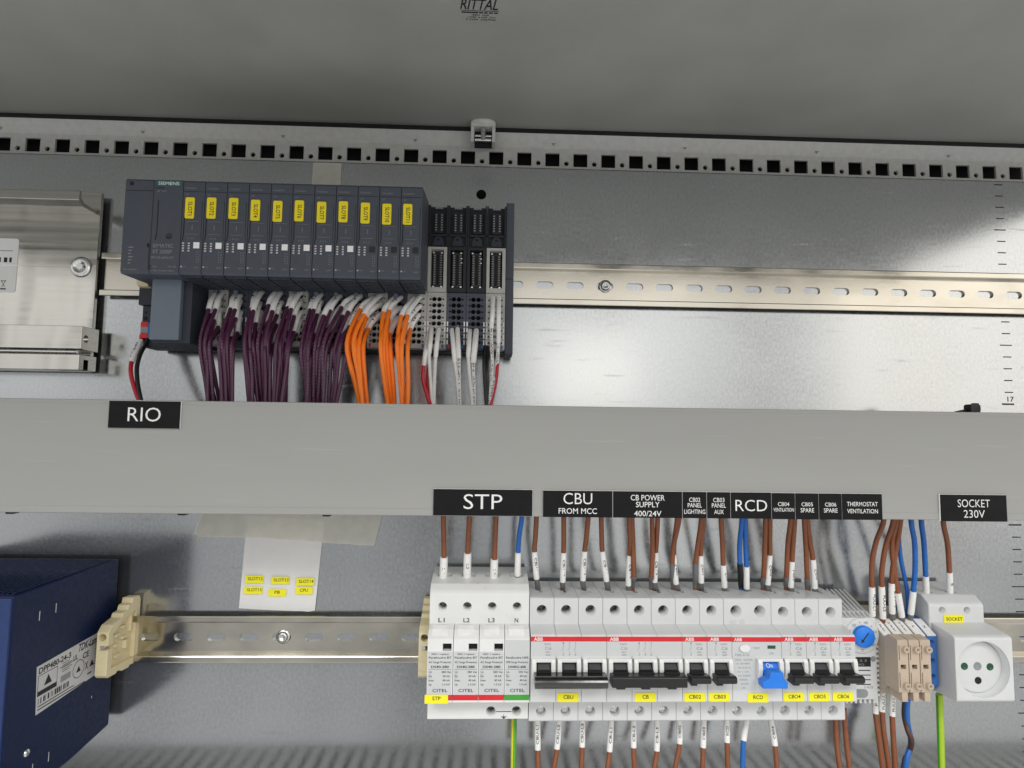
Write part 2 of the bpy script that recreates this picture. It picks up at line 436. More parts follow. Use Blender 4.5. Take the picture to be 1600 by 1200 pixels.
# ================================================================== the cabinet itself
def structure(name, mb, mats, parent=None):
    ob = solo(name, mb, mats) if parent is None else part(name, mb, mats, parent)
    if parent is None: ob['kind'] = 'structure'
    return ob
b = MB()
b.perf(235, 265, 345, 375, 0, circle(249.4, 359.3, 4.2, 20), 2.5)
for q in ((-400, 235, -320, 383), (265, 790, -320, 383), (235, 265, -320, 345), (235, 265, 375, 383)):
    b.add([(q[0], 0, q[2]), (q[1], 0, q[2]), (q[1], 0, q[3]), (q[0], 0, q[3])], [(0, 1, 2, 3)])
b.add([(-400, 0, 383), (790, 0, 383), (790, 1.2, 384.2), (-400, 1.2, 384.2)], [(0, 1, 2, 3)])
b.add([(-400, 1.2, 384.2), (790, 1.2, 384.2), (790, 22, 384.2), (-400, 22, 384.2)], [(0, 1, 2, 3)])
plate = structure('mounting_plate', b, 'zinc')
b = MB()
for k in range(0, 62):
    z = 380.3-10*k; w = 4.6 if k % 5 == 4 else 3.6
    if k == 19: b.box(689.5, 700.0, -0.08, 0.02, z-0.75, z+0.75, 1)
    elif k % 10 == 9: b.box(690.0, 701, -0.08, 0.02, z-0.6, z+0.6)
    else: b.box(696.0-w-(1.2 if k % 5 == 4 else 0), 696.0+w, -0.08, 0.02, z-0.45, z+0.45)
b.text('17', (697.2, -0.09, 194.6), 4.2, 5.6, mi=1)
part('ruler_marks', b, ['ink', 'wire purple'], plate)
b = MB().add([(-500, 46, -400), (900, 46, -400), (900, 46, 430), (-500, 46, 430)], [(0, 1, 2, 3)])
structure('cabinet_rear_wall', b, 'base dark')  # wall coloured dark to put shade behind the plate hole
b = MB()
b.add([(-500, 60, 426.6), (900, 60, 426.6), (900, -425, 426.6), (-500, -425, 426.6)], [(0, 1, 2, 3)])
b.add([(-500, 60, 428.2), (900, 60, 428.2), (900, -425, 428.2), (-500, -425, 428.2)], [(3, 2, 1, 0)])
b.box(-500, 900, -427, -424.8, 405, 428.2)
roof = structure('cabinet_roof', b, 'roof paint')
b = MB(); dn = dict(ux=(1, 0, 0), uy=(0, -1, 0))
zr = 426.5
b.text('RITTAL', (249.3, -137.4, zr), 9.4, 23.6, slant=0.18, **dn)
def flat(x0, x1, y0, y1): b.add([(x0, y0, zr), (x0, y1, zr), (x1, y1, zr), (x1, y0, zr)], [(0, 3, 2, 1)])
flat(237.4, 261.2, -131.7, -131.2); flat(237.4, 248, -130.4, -129.2)
for x in (248.6, 251.6, 254.8, 258.0): flat(x, x+2.4, -130.4, -129.2)
b.text('8601 1050', (249.6, -127.6, zr), 1.35, 10.5, **dn)
b.text('1 0700  4 1040  1017', (250.2, -125.4, zr), 1.35, 18.0, **dn)
b.text('F 3244  3027900', (249.6, -123.2, zr), 1.35, 19.0, **dn)
part('logo_print', b, 'ink', roof)
b = MB().box(-500, 900, 17, 23, 424.2, 426.4)
part('gasket', b, 'rubber', roof)

# punched frame section under the roof
fr = thing('frame_rail', 'grey frame rail punched with square and round holes along the cabinet top', 'frame rail', (250, 27, 395))
b = MB()
for k in range(-10, 37):
    x = -151.0+25*k
    b.perf(x-6.25, x+6.25, 395.0, 413.6, 26.7, circle(x, 400.2, 2.15, 12), 2)
    b.perf(x+6.25, x+18.75, 395.0, 413.6, 26.7, rect(x+12.5, 403.4, 12.6, 12.0), 2)
b.box(-407.25, 767.75, 26.9, 45, 393.6, 394.9)
part('punched_strip', b, 'frame steel', fr)
b = MB().add([(-407, 26.7, 413.6), (768, 26.7, 413.6), (768, 20.5, 424.3), (-407, 20.5, 424.3)], [(0, 1, 2, 3)])
up_strip = part('upper_strip', b, 'frame steel', fr)
b = MB()
for x in (-285, -165, -45, 75, 190, 312, 430, 550, 672):
    yy = 24.3; b.add([(x-2, yy-0.15, 417.5), (x+2.2, yy-0.15, 417.5), (x, yy+0.75, 415.2)], [(2, 1, 0)])
part('punch_mark', b, 'ink grey', up_strip)
b = MB().box(-407, 768, 43, 44, 394, 425); part('inner_wall', b, 'hole dark', fr)  # shade inside the punched holes put into this wall's dark colour

cl = thing('roof_clip', 'bright metal bracket clipped over the frame rail under the roof', 'clip', (250, 10, 408))
b = MB()
b.box(239.4, 242.3, 6, 19, 408.2, 421.5, 0, 0.4); b.box(257.6, 260.4, 6, 19, 408.2, 421.5, 0, 0.4)
b.box(239.4, 260.4, 5, 19, 421.5, 426.0, 0, 0.6)
part('bracket', b, 'frame steel', cl)
b = MB().lathe((250, 0, 426.4), (0, 0, -1), [(10.2, 0), (10.0, 1.6), (8.8, 3.0), (5, 3.7), (0.01, 3.8)])
b.v = [(x, 8+y*0.62, z) for x, y, z in b.v]
part('cap', b, 'frame steel', cl)
b = MB().cyl((250, 8, 410), (0, 0, 1), 2.2, 10, 0); b.cyl((243, 9, 414.5), (1, 0, 0), 1.0, 14); b.cyl((243, 8, 410.5), (1, 0, 0), 1.4, 14)
part('spring', b, 'steel', cl)
b = MB().box(242.5, 257.5, 15, 19, 408.4, 421.2); part('painted_shade_back', b, 'hole dark', cl)  # dark block, shade behind the bracket put into its colour

# ================================================================== DIN rails
def screw_mesh():
    ob = solo('screw_blank', MB().lathe((0, 0, 0), (0, -1, 0), [(5.0, 0), (5.0, 0.5), (4.0, 0.9), (3.6, 1.0), (3.6, 2.4), (3.0, 3.2), (0.01, 3.5)]), 'steel')
    return ob
def din_rail(zc, x0, x1, phase, label, screws):
    t = thing('din_rail', label, 'DIN rail', ((x0+x1)/2, 0, zc-17.5))
    b = MB()
    k = math.ceil((x0-phase+12.5)/25)
    xs = x0
    first = phase+25*k-12.5
    b.add([(x0, -1.8, zc-12.4), (first, -1.8, zc-12.4), (first, -1.8, zc+12.4), (x0, -1.8, zc+12.4)], [(0, 1, 2, 3)])
    while phase+25*k+12.5 <= x1:
        c = phase+25*k
        b.perf(c-12.5, c+12.5, zc-12.4, zc+12.4, -1.8, slot(c, zc, 14.6, 6.2), 1.75); k += 1
    xe = phase+25*k-12.5
    for s in (-1, 1):
        # rolled side wall and flange as one bent strip
        pr = [(-0.05, 12.4), (-0.05, 13.4), (-6.4, 13.5), (-6.5, 17.1), (-6.9, 17.5), (-7.4, 17.2), (-7.5, 16.6), (-7.5, 13.2), (-7.1, 12.5), (-1.8, 12.4)]
        b.prism_x([(y, zc+s*z) for y, z in pr], x0, xe)
    part('channel', b, 'rail metal', t)
    for sx, sz in screws:
        b = MB().lathe((sx, -1.8, zc+sz), (0, -1, 0), [(5.3, 0), (5.3, 0.7), (4.4, 1.0), (3.9, 1.1), (3.9, 2.2), (3.2, 3.1), (2.0, 3.4), (1.6, 2.2), (0.01, 2.2)])
        part('screw', b, 'steel', t)
    return t
din_rail(283.1, -52.5, 770, 303.06-25*14, 'upper mounting rail with oval slots running behind the dark modules', [(353.4, 0)])
din_rail(0, -330, 770, 0.0, 'lower mounting rail with oval slots carrying breakers and power supply', [(101.5, 0.5)])

# ================================================================== aluminium profile on the left
al = thing('aluminium_profile', 'wide bare aluminium mounting profile cut off left of the dark modules', 'mounting profile', (-150, 0, 204))
b = MB().prism_x([(-4.5, 204.3), (-4.5, 349.5), (-8, 349.5), (-8, 204.3)], -320, -55.5, 0, 0.25, 1)
b.box(-320, -55.7, -8.4, -7.8, 287.8, 288.6)
part('web', b, 'aluminium', al)
b = MB().prism_x([(-7.9, 331), (-7.9, 334), (-24, 334.5), (-27.5, 338.0), (-27.5, 342.5), (-30, 341.8), (-30.3, 334.8), (-26, 331)], -320, -58, 0, 0.25, 1)
part('upper_lip', b, 'aluminium', al)
b = MB().prism_x([(-7.9, 219.6), (-7.9, 237.8), (-28.6, 237.4), (-28.6, 220.0), (-23, 219.6)], -320, -50.2, 0, 0.25, 1)
b2 = MB().cyl((-62, -23, 228.2), (1, 0, 0), 3.0, 20, 0, 20)
lowb = part('lower_block', b, 'aluminium', al); carve(lowb, b2)
b = MB().prism_x([(-7.9, 204.4), (-7.9, 216.2), (-28.6, 215.6), (-28.6, 204.0)], -320, -51, 0, 0.25, 1)
lowc = part('bottom_lip', b, 'aluminium', al); carve(lowc, MB().box(-70, -40, -23, -17.5, 200, 212.4))
b = MB().tube([(-320, -26.2, 217.9), (-54, -26.2, 217.9)], 1.5, 0, 10); part('groove_rod', b, 'steel', al)
b = MB().lathe((-67.4, -8.0, 288.0), (0, -1, 0), [(8.4, 0), (8.4, 0.5), (7.9, 1.3), (5.4, 2.4), (4.6, 2.0), (3.6, 0.9), (1.6, 0.4), (0.01, 0.3)])
b.cyl((-67.4, -7.9, 288.0), (0, -1, 0), 2.6, 2.6, 0, 6, smooth=False)
part('screw', b, 'steel', al)
b = MB().prism_y(rrect(-330, -116.9, 266.5, 309.8, 2), -8.3, -8.0)
st = part('sticker', b, 'white plastic', al)
b = MB().box(-330, -121, -8.4, -8.29, 299.6, 300.0)
for i in range(5): b.box(-140+i*4.2, -140+i*4.2+(2.6 if i % 2 else 1.8), -8.4, -8.29, 290.5, 294.4)
b.box(-128.6, -124.2, -8.4, -8.29, 268.6, 269.6); b.box(-136, -132.5, -8.4, -8.29, 268.9, 269.5)
for sx in (-1, 1): b.add([(-126.4-sx*1.9-0.2, -8.4, 276), (-126.4-sx*1.9+0.2, -8.4, 276), (-126.4+sx*1.2+0.2, -8.4, 270.6), (-126.4+sx*1.2-0.2, -8.4, 270.6)], [(0, 1, 2, 3)])
b.box(-128.4, -124.4, -8.4, -8.29, 275.2, 275.7)
part('lettering', b, 'ink', st)

# ================================================================== wiring ducts
def duct(z0, z1, label, kids=True):
    t = thing('wiring_duct', label, 'wiring duct', (200, 0, z0))
    b = MB().box(-380, 780, -80, -77.6, z0, z1, 0, 0.7)
    b.box(-380, 780, -80.25, -79.9, z0+0.4, z0+4.6, 0, 0.1); b.box(-380, 780, -80.25, -79.9, z1-2.6, z1-0.4, 0, 0.1)
    part('cover', b, 'duct pvc', t)
    b = MB().box(-380, 780, -2.4, -0.15, z0+2, z1-2)
    for zz in (z0+1.2, z1-2.8):
        b.box(-380, 780, -13, -2.4, zz, zz+1.6)
        for k in range(93): b.box(-380+12.5*k, -380+12.5*k+7.6, -77.5, -13, zz, zz+1.6)
    part('slotted_trough', b, 'duct pvc', t)
    if kids:
        for cx in (-60.5, 51.5, 147.5): part('clip_foot', MB().box(cx, cx+5.0, -76, -70, z0-1.6, z0+2, 0, 0.4), 'black', t)
    return t
duct(104.6, 179.7, 'wide grey wiring duct with smooth cover between the two rails')
duct(-200, -120, 'second grey wiring duct below the breakers, seen only as a reflection in the plate', False)
t = thing('cable_tie', 'black cable tie head poking up over the wide grey duct', 'cable tie', (614, -60, 180))
b = MB().prism_y(rrect(610.8, 618.4, 180, 186.3, 1.8), -64, -57, 0, 0.8); b.box(615, 618.9, -62, -59, 184.5, 187.2, 0, 0.5)
part('head', b, 'black', t)
part('tail', MB().tube([(612, -60, 182.2), (606, -60, 181), (602, -60, 180.1)], 0.9), 'black', t)

# engraved label plates on the duct
def plate_label(x0, x1, z0, z1, lines, label, right_edge=0.35, left_edge=0.0, bold=True):
    t = thing('label_plate', label, 'label plate', ((x0+x1)/2, -80, z0), None)
    part('white_core', MB().box(x0, x1, -81.1, -80.27, z0, z1), 'white print', t)
    part('black_face', MB().box(x0+left_edge, x1-right_edge, -81.7, -81.1, z0, z1-0.25), 'engraved black', t)
    b = MB()
    for s, z, cap, w in lines: b.text(s, ((x0+x1)/2+(left_edge-right_edge)/2, -81.74, z), cap, w, fat=-0.004 if cap > 5 else 0.004)
    part('lettering', b, 'white print', t)
plate_label(5.8, 52.7, 160.9, 179.2, [('RIO', 170.1, 9.4, 21.6)], 'black label plate engraved RIO on the duct cover')
plate_label(222.4, 289.2, 105.2, 122.9, [('STP', 114.6, 10.0, 26)], 'black label plate engraved STP on the duct cover', 0.2, 0)
Z0, Z1 = 104.7, 122.6
plate_label(296.3, 343.9, Z0, Z1, [('CBU', 117.2, 7.5, 19.6), ('FROM MCC', 108.9, 3.7, 26)], 'black label plate engraved CBU FROM MCC', 0.5)
plate_label(343.95, 391.7, Z0, Z1, [('CB POWER', 118.2, 3.7, 23.3), ('SUPPLY', 113.6, 3.6, 16.2), ('400/24V', 107.6, 3.6, 18.7)], 'black label plate engraved CB POWER SUPPLY 400/24V', 0.5)
plate_label(391.75, 408.5, Z0, Z1, [('CB02', 117.1, 2.9, 7.7), ('PANEL', 113.4, 2.9, 9.7), ('LIGHTING', 109.1, 2.9, 14.6)], 'small black label plate engraved CB02 PANEL LIGHTING', 0.5)
plate_label(408.55, 425.0, Z0, Z1, [('CB03', 117.1, 2.9, 7.8), ('PANEL', 113.4, 2.9, 9.7), ('AUX', 109.1, 2.9, 6.6)], 'small black label plate engraved CB03 PANEL AUX', 0.5)
plate_label(425.05, 453.4, Z0, Z1, [('RCD', 113.6, 7.7, 22)], 'black label plate engraved RCD in large letters', 0.5)
plate_label(453.45, 469.9, Z0-0.2, Z1-0.2, [('CB04', 114.7, 2.6, 7.9), ('VENTILATION', 110.9, 2.4, 14.2)], 'small black label plate engraved CB04 VENTILATION', 0.5)
plate_label(469.95, 486.4, Z0-0.2, Z1-0.2, [('CB05', 114.7, 2.6, 7.9), ('SPARE', 110.7, 2.9, 9.4)], 'small black label plate engraved CB05 SPARE', 0.5)
plate_label(486.45, 502.6, Z0-0.2, Z1-0.2, [('CB06', 114.7, 2.6, 7.9), ('SPARE', 110.7, 2.9, 9.6)], 'small black label plate engraved CB06 SPARE', 0.5)
plate_label(502.65, 530.7, Z0-0.2, Z1-0.2, [('THERMOSTAT', 115.2, 2.9, 21.6), ('VENTILATION', 110.4, 2.9, 21.6)], 'black label plate engraved THERMOSTAT VENTILATION', 0.2)
plate_label(571.5, 619.2, 104.0, 122.4, [('SOCKET', 116.4, 5.3, 23), ('230V', 109.2, 5.3, 15)], 'black label plate engraved SOCKET 230V', 0.2, 0.6)

# ================================================================== tape, paper
t = thing('paper_strip', 'white paper strip with six spare yellow labels taped to the plate', 'paper', (96, 0, 20))
vs = []; fs = []
L0, R0 = (68.8, 93.5), (129.2, 89.5); L1, R1 = (66.0, 21.6), (124.8, 19.2)
NX, NZ = 12, 14
for j in range(NZ+1):
    for i in range(NX+1):
        u_, v_ = i/NX, j/NZ
        x = (L0[0]*(1-u_)+R0[0]*u_)*(1-v_)+(L1[0]*(1-u_)+R1[0]*u_)*v_
        z = (L0[1]*(1-u_)+R0[1]*u_)*(1-v_)+(L1[1]*(1-u_)+R1[1]*u_)*v_
        if j == NZ and i > 9: z += random.uniform(-0.5, 1.6)
        vs.append((x, -0.35-1.6*v_*v_*(0.5+0.5*math.sin(u_*3.1)), z))
for j in range(NZ):
    for i in range(NX):
        a = j*(NX+1)+i; fs.append((a, a+NX+1, a+NX+2, a+1))
b = MB().add(vs, fs, 0, True); part('sheet', b, 'paper', t)
for s, cx, cz, w in (('SLOT12', 77.2, 44.0, 14), ('SLOT13', 97.2, 43.2, 14), ('SLOT14', 116.6, 42.2, 14), ('SLOT15', 76.8, 35.6, 14.2), ('PB', 95.4, 33.8, 14), ('CPU', 116.0, 35.4, 13.2)):
    b = MB().prism_y(rrect(cx-w/2, cx+w/2, cz-2.9, cz+2.9, 0.8), -2.2, -2.05)
    y = part('yellow_label', b, 'yellow label', t)
    b = MB().text(s, (cx+(0.8 if len(s) > 4 else 0), -2.23, cz+0.5), 2.3, 11.4 if len(s) > 4 else (4.2 if s == 'PB' else 6.2)); part('lettering', b, 'ink', y)
t = thing('masking_tape', 'wide beige masking tape holding the paper strip under the duct', 'tape', (100, 0, 74))
def strip(name, pts_top, pts_bot, y, th):
    n = len(pts_top); vs = [(x, y+0.25*math.sin(i*1.7), z) for i, (x, z) in enumerate(pts_top)]+[(x, y+0.3*math.sin(i*2.3+1), z) for i, (x, z) in enumerate(pts_bot)]
    return MB().add(vs, [(i, n+i, n+i+1, i+1) for i in range(n-1)], 0, True)
tb = strip('t', [(35.0, 98), (40, 98), (60, 98), (80, 98), (100, 98), (120, 98), (140, 98), (160, 98), (176, 98)], [(28.5, 79.0), (33, 76.4), (58, 76.2), (80, 75.6), (100, 74.4), (120, 73.2), (140, 71.8), (160, 70.8), (169.5, 70.4)], -1.3, 0)
part('strip', tb, 'tape', t)
t = thing('masking_tape', 'short vertical piece of masking tape above the dark modules', 'tape', (121, 0, 335))
tb = strip('t', [(109.5, 382.5), (121, 382.9), (133.0, 382.4)], [(109.2, 330), (121, 330), (132.6, 330)], -0.8, 0)
part('strip', tb, 'tape', t)

# ================================================================== remote I/O station on the upper rail
RZ = 283.1
def base_unit(x0, kind, label):
    light = kind == 'light'
    t = thing('socket_module', label, 'terminal base', (x0+7.5, 0, 223), 'terminal bases of the remote input station')
    b = MB()
    b.box(x0+0.1, x0+14.9, -24, -7.6, 223.5, 338, 0, 0.4)
    b.box(x0+0.1, x0+14.9, -32.5, -24, 303, 305.2, 0); b.box(x0+0.1, x0+14.9, -33, -24, 312.2, 314)
    b.box(x0+0.1, x0+1.3, -33, -24, 303, 337, 0); b.box(x0+13.7, x0+14.9, -33, -24, 303, 337, 0)
    b.box(x0+1.3, x0+13.7, -28.5, -24, 314, 337, 0); b.box(x0+4.4, x0+10.6, -30.5, -28.5, 335, 336.6, 1)
    b.box(x0+1.3, x0+13.7, -31, -24, 305.2, 312.2)
    part('housing', b, ['base dark', 'faint print dim'], t)
    # release tab (arched)
    pr = [(x0+3, 304.4), (x0+12, 304.4), (x0+11.4, 308), (x0+10.2, 311), (x0+8.8, 312), (x0+6.2, 312), (x0+4.8, 311), (x0+3.6, 308)]
    b = MB().prism_y(pr, -33.6, -31, 0, 0.5); b.box(x0+6.2, x0+8.8, -33.8, -33.3, 308.6, 310.4, 1)
    part('release_tab', b, ['plc body', 'hole dark'], t)
    b = MB().box(x0+4.0, x0+11.4, -32, -28.5, 315.0, 331.5, 0, 0.3)
    b.box(x0+6.8, x0+8.6, -32.2, -31.9, 317, 330.4, 1)
    for i in range(7):
        for s in (0, 1): b.box(x0+4.9+s*4.4, x0+6.1+s*4.4, -32.25, -31.9, 317.0+i*2, 317.9+i*2, 2)
    part('contact_strip', b, ['base dark', 'hole dark', 'ink grey'], t)
    # middle window with the long connector
    fm = 'base light' if light else 'base dark'
    b = MB()
    b.perf(x0+0.2, x0+14.8, 267.8, 302.6, -36.5, rect(x0+7.4, 286.0, 9.8, 29.5), 9)
    for a in ((x0+0.2, x0+0.25), (x0+14.75, x0+14.8)): b.box(a[0], a[1], -36.5, -24, 267.8, 302.6)
    b.box(x0+0.2, x0+14.8, -36.4, -24, 302.6, 302.7); b.box(x0+0.2, x0+14.8, -36.4, -24, 267.7, 267.8)
    part('window_frame', b, fm, t)
    b = MB().box(x0+3.4, x0+11.6, -31.5, -24.2, 272.5, 300.2, 0, 0.4)
    b.box(x0+6.6, x0+8.3, -32.2, -31.4, 274.6, 298, 1)
    for i in range(13):
        b.box(x0+4.3, x0+5.7, -31.75, -31.4, 274.6+i*1.85, 275.5+i*1.85, 2); b.box(x0+9.2, x0+10.6, -31.75, -31.4, 274.6+i*1.85, 275.5+i*1.85, 2)
    for cx, cz in ((4.2, 272.6), (10.4, 272.6), (4.2, 299.3), (10.4, 299.3)): b.cyl((x0+cx, -31.4, cz), (0, -1, 0), 0.75, 1.0, 3, 10)
    if not light: b.cyl((x0+10.8, -31.4, 295), (0, -1, 0), 0.6, 1.0, 3, 8); b.cyl((x0+10.8, -31.4, 291.6), (0, -1, 0), 0.6, 1.0, 3, 8)
    part('connector', b, ['toggle', 'hole dark', 'ink grey', 'steel'], t)
    # terminal field: two columns of eight round openings
    fm = 'base light' if light else 'base blue'
    b = MB()
    zb = 224.2; ph = 42.6/9
    b.add([(x0+3.6, -34.2, zb), (x0+11.4, -34.2, zb), (x0+11.4, -34.2, zb+ph*0.6), (x0+3.6, -34.2, zb+ph*0.6)], [(0, 1, 2, 3)])
    for i in range(8):
        z0 = zb+ph*(0.6+i); z1 = z0+ph
        for c in (0, 1):
            b.perf(x0+3.6+c*3.9, x0+7.5+c*3.9, z0, z1, -34.2, circle(x0+5.55+c*3.9, (z0+z1)/2, 1.8, 14), 4)
        for sx in (0.15, 11.4):
            b.perf(x0+sx, x0+sx+3.45, z0, z1, -33.6, circle(x0+(2.6 if sx < 1 else 12.4), (z0+z1)/2, 0.75, 8), 2)
        if i < 4:
            b.box(x0+0.5, x0+1.55, -33.8, -33.5, z0+0.6, z1-0.6, 1); b.box(x0+13.4, x0+14.4, -33.8, -33.5, z0+0.6, z1-0.6, 1)
    b.add([(x0+0.15, -34, zb+ph*8.6), (x0+14.85, -34, zb+ph*8.6), (x0+14.85, -34, 267.6), (x0+0.15, -34, 267.6)], [(0, 1, 2, 3)])
    b.add([(x0+0.15, -33.6, zb), (x0+3.6, -33.6, zb), (x0+3.6, -33.6, zb+ph*0.6), (x0+0.15, -33.6, zb+ph*0.6)], [(0, 1, 2, 3)])
    b.add([(x0+11.4, -33.6, zb), (x0+14.85, -33.6, zb), (x0+14.85, -33.6, zb+ph*0.6), (x0+11.4, -33.6, zb+ph*0.6)], [(0, 1, 2, 3)])
    b.box(x0+0.12, x0+0.17, -33.5, -24, zb, 267.6); b.box(x0+14.83, x0+14.88, -33.5, -24, zb, 267.6)
    b.box(x0+0.15, x0+14.85, -33.4, -24, zb-0.2, zb)
    part('terminal_field', b, [fm, 'white print' if not light else 'white plastic'], t)
    b = MB().box(x0+1.6, x0+3.2, -34.3, -33.4, 224.6, 227.4, 0, 0.3); b.box(x0+11.8, x0+13.4, -34.3, -33.4, 224.6, 227.4, 1, 0.3)
    part('colour_tab', b, ['red', 'terminal blue'], t)
    return t
SLOTX = 44.9
lbl = ['light grey terminal base under the SLOT1 module', '', '', '', '', '', '', '', '', '', '']
bl = base_unit(SLOTX, 'light', 'light grey terminal base under the SLOT1 module')
bd = base_unit(SLOTX+15, 'dark', 'dark terminal base under the SLOT2 module')
for k in range(2, 11):
    light = k in (4, 8, 10)
    c = dup(bl if light else bd, ((15*k if light else 15*(k-1)), 0, 0))
    c['label'] = '%s terminal base under the SLOT%d module' % ('light grey' if light else 'dark', k+1)
names = ['light framed open terminal base beside the SLOT11 module', 'dark open terminal base second right of the SLOT11 module', 'dark open terminal base third right of the SLOT11 module', 'light framed open terminal base next to the end module']
for j, k in enumerate((11, 12, 13, 14)):
    light = j in (0, 3)
    c = dup(bl if light else bd, ((15*k if light else 15*(k-1)), 0, 0)); c['label'] = names[j]

def io_front(b, x0):
    pass
def io_module(x0):
    t = thing('io_module', 'dark input module', 'input module', (x0+7.5, 0, 266), 'input modules carrying yellow slot stickers')
    b = MB().prism_x([(-36.8, 268), (-36.8, 337.4), (-64, 334.6), (-78, 332.6), (-79, 331.2), (-79, 267.6), (-77.8, 266.2)], x0+0.16, x0+14.84, 0, 0.35, 2)
    part('housing', b, 'plc front', t)
    b = MB()
    # vent grille on the underside: slats across the module
    for i in range(9): b.box(x0+0.6, x0+14.4, -76+i*4.4, -74.2+i*4.4, 264.9, 266.6)
    for i in range(4): b.box(x0+1.2+i*3.9, x0+2.1+i*3.9, -76, -39, 265.2, 266.4)
    part('vent_grille', b, 'plc body', t)
    b = MB().box(x0+5.2, x0+8.2, -37.5, -34.5, 259.5, 267.0, 0, 0.3); part('latch', b, 'plc cover', t)
    b = MB()
    b.box(x0+0.4, x0+14.6, -79.06, -78.9, 324.4, 324.75, 0)           # cap seam
    b.prism_y([(x0+1.5, 317.5), (x0+2.1, 317.5), (x0+2.1, 294), (x0+1.3, 289.6), (x0+0.7, 289.6), (x0+1.4, 294)], -79.08, -78.9)
    b.prism_y([(x0+13.4, 317.5), (x0+13.7, 317.5), (x0+13.7, 294), (x0+14.2, 290), (x0+13.9, 290), (x0+13.4, 294)], -79.06, -78.9)
    part('seam', b, 'hole dark', t)
    b = MB()
    b.text('DI 8x24VDC', (x0+5.4, -79.1, 327.0), 1.15, 7.6); b.text('ST', (x0+3.0, -79.1, 322.4), 1.0, 2.2)
    b.text('X 2 3', (x0+6.8, -79.1, 291.6), 1.0, 4.5)
    for i in range(5): b.text('%d.%d' % (i, 7-i), (x0+12.2, -79.1, 282.0-i*1.7), 0.9, 2.4)
    b.text('6ES7', (x0+11.8, -79.1, 271.2), 1.0, 3.6); b.text('PWR', (x0+3.5, -79.1, 271.6), 0.9, 2.2)
    for (a0, a1, c0, c1) in ((3.2, 11.6, 303.4, 303.6), (3.2, 11.6, 294.4, 294.6), (7.2, 7.6, 297.5, 301)): b.box(x0+a0, x0+a1, -79.08, -78.95, c0, c1)
    part('fine_print', b, 'faint print dim', t)
    b = MB()
    for i in range(4):
        for s in (0, 1): b.box(x0+1.4+s*3.8, x0+2.7+s*3.8, -79.25, -78.9, 287.6-i*1.75, 288.5-i*1.75)
    b.box(x0+1.0, x0+1.9, -79.2, -78.9, 271.2, 272.0)
    part('status_lights', b, 'silver print', t)
    return t
m0 = io_module(SLOTX)
mods = [m0]+[dup(m0, (15*k, 0, 0)) for k in range(1, 11)]
for k, m in enumerate(mods):
    x0 = SLOTX+15*k
    sq = 'white' if k < 8 else 'black'
    m['label'] = 'dark module with yellow sticker SLOT%d and %s square' % (k+1, sq)
    b = MB().box(x0+8.9, x0+13.0, -79.3, -78.9, 284.6, 288.9, 0, 0.15)
    part('colour_square', b, 'white print' if k < 8 else 'toggle', m)
    dz = random.uniform(-0.5, 0.5)-(0.8 if k > 2 else 0); dx = random.uniform(-0.3, 0.4)
    b = MB().prism_y(rrect(x0+1.9+dx, x0+8.2+dx, 305.9+dz, 320.8+dz, 1.0), -79.28, -78.95)
    y = part('yellow_sticker', b, 'yellow', m)
    s = 'SLOT%d' % (k+1)
    b = MB().text(s, (x0+5.4+dx, -79.31, 312.9+dz), 2.7, 9.6 if k < 9 else 10.8, ux=(0, 0, -1), uy=(1, 0, 0))
    part('lettering', b, 'ink', y)

# interface module
t = thing('interface_module', 'dark interface module with teal maker badge at the left end', 'interface module', (25, 0, 220))
pr = [(-9, 268), (-9, 339), (-64, 334.6), (-78, 332.8), (-79, 331.4), (-79, 267.4), (-77.8, 266)]
im_l = part('left_block', MB().prism_x(pr, 5.6, 24.7, 0, 0.4), 'plc front', t)
im_r = part('right_block', MB().prism_x(pr, 24.95, 44.75, 0, 0.4), 'plc front', t)
b = MB().box(26.2, 43.9, -79.2, -78.9, 328.0, 331.9, 0)
bdg = part('badge', b, 'teal', im_r)
part('lettering', MB().text('SIEMENS', (35.0, -79.25, 329.95), 2.3, 14.2, fat=0.0), 'white print', bdg)
b = MB().cyl((9.9, -78.9, 329.3), (0, -1, 0), 1.5, 0.2, 0, 16)
b.box(6.2, 24.3, -79.06, -78.9, 324.2, 324.6)
b.box(26.4, 27.6, -79.1, -78.9, 326.2, 327.2); b.box(28.4, 29.6, -79.1, -78.9, 326.2, 327.2); b.box(30.4, 31.6, -79.1, -78.9, 326.2, 327.2)
b.prism_y([(28.3, 318), (28.9, 318), (28.9, 294), (28.2, 290), (27.4, 290), (28.3, 294)], -79.1, -78.9)
b.box(24.0, 24.4, -79.1, -78.9, 269.4, 287.0); b.box(24.0, 26.6, -79.1, -78.9, 269.2, 269.6); b.box(22.6, 24.0, -79.1, -78.9, 284.6, 287.4); b.cyl((25.6, -78.9, 271.3), (0, -1, 0), 0.55, 0.2, 0, 10)
part('seam', b, 'hole dark', t)
b = MB().lathe((36.9, -79.0, 292.6), (0, -1, 0), [(2.1, 0), (2.1, 0.35), (1.7, 0.4), (1.6, 0.1), (0.01, 0.1)]); part('button', b, 'plc body', t)
b = MB()
b.text('SIMATIC', (33.4, -79.1, 285.9), 2.5, 13.6); b.text('ET 200SP', (33.2, -79.1, 281.8), 2.5, 12.8)
b.text('IM155-6PN ST', (33.4, -79.1, 277.6), 1.5, 15); b.text('BF  MT', (30.5, -79.1, 324.3), 1.1, 6)
b.text('LINK', (28.6, -79.1, 271.3), 1.0, 3); b.text('P1R  P2R', (40.2, -79.1, 271.3), 1.0, 5.4)
b.text('1P 6ES7 155-6AU01-0BN0', (33.8, -79.1, 268.5), 0.9, 15); b.text('BA 2xRJ45', (12.2, -79.1, 268.9), 0.9, 9)
for i in range(6): b.box(10.4, 13.4-(i % 3)*0.7, -79.08, -78.95, 284-i*2.2, 284.7-i*2.2)
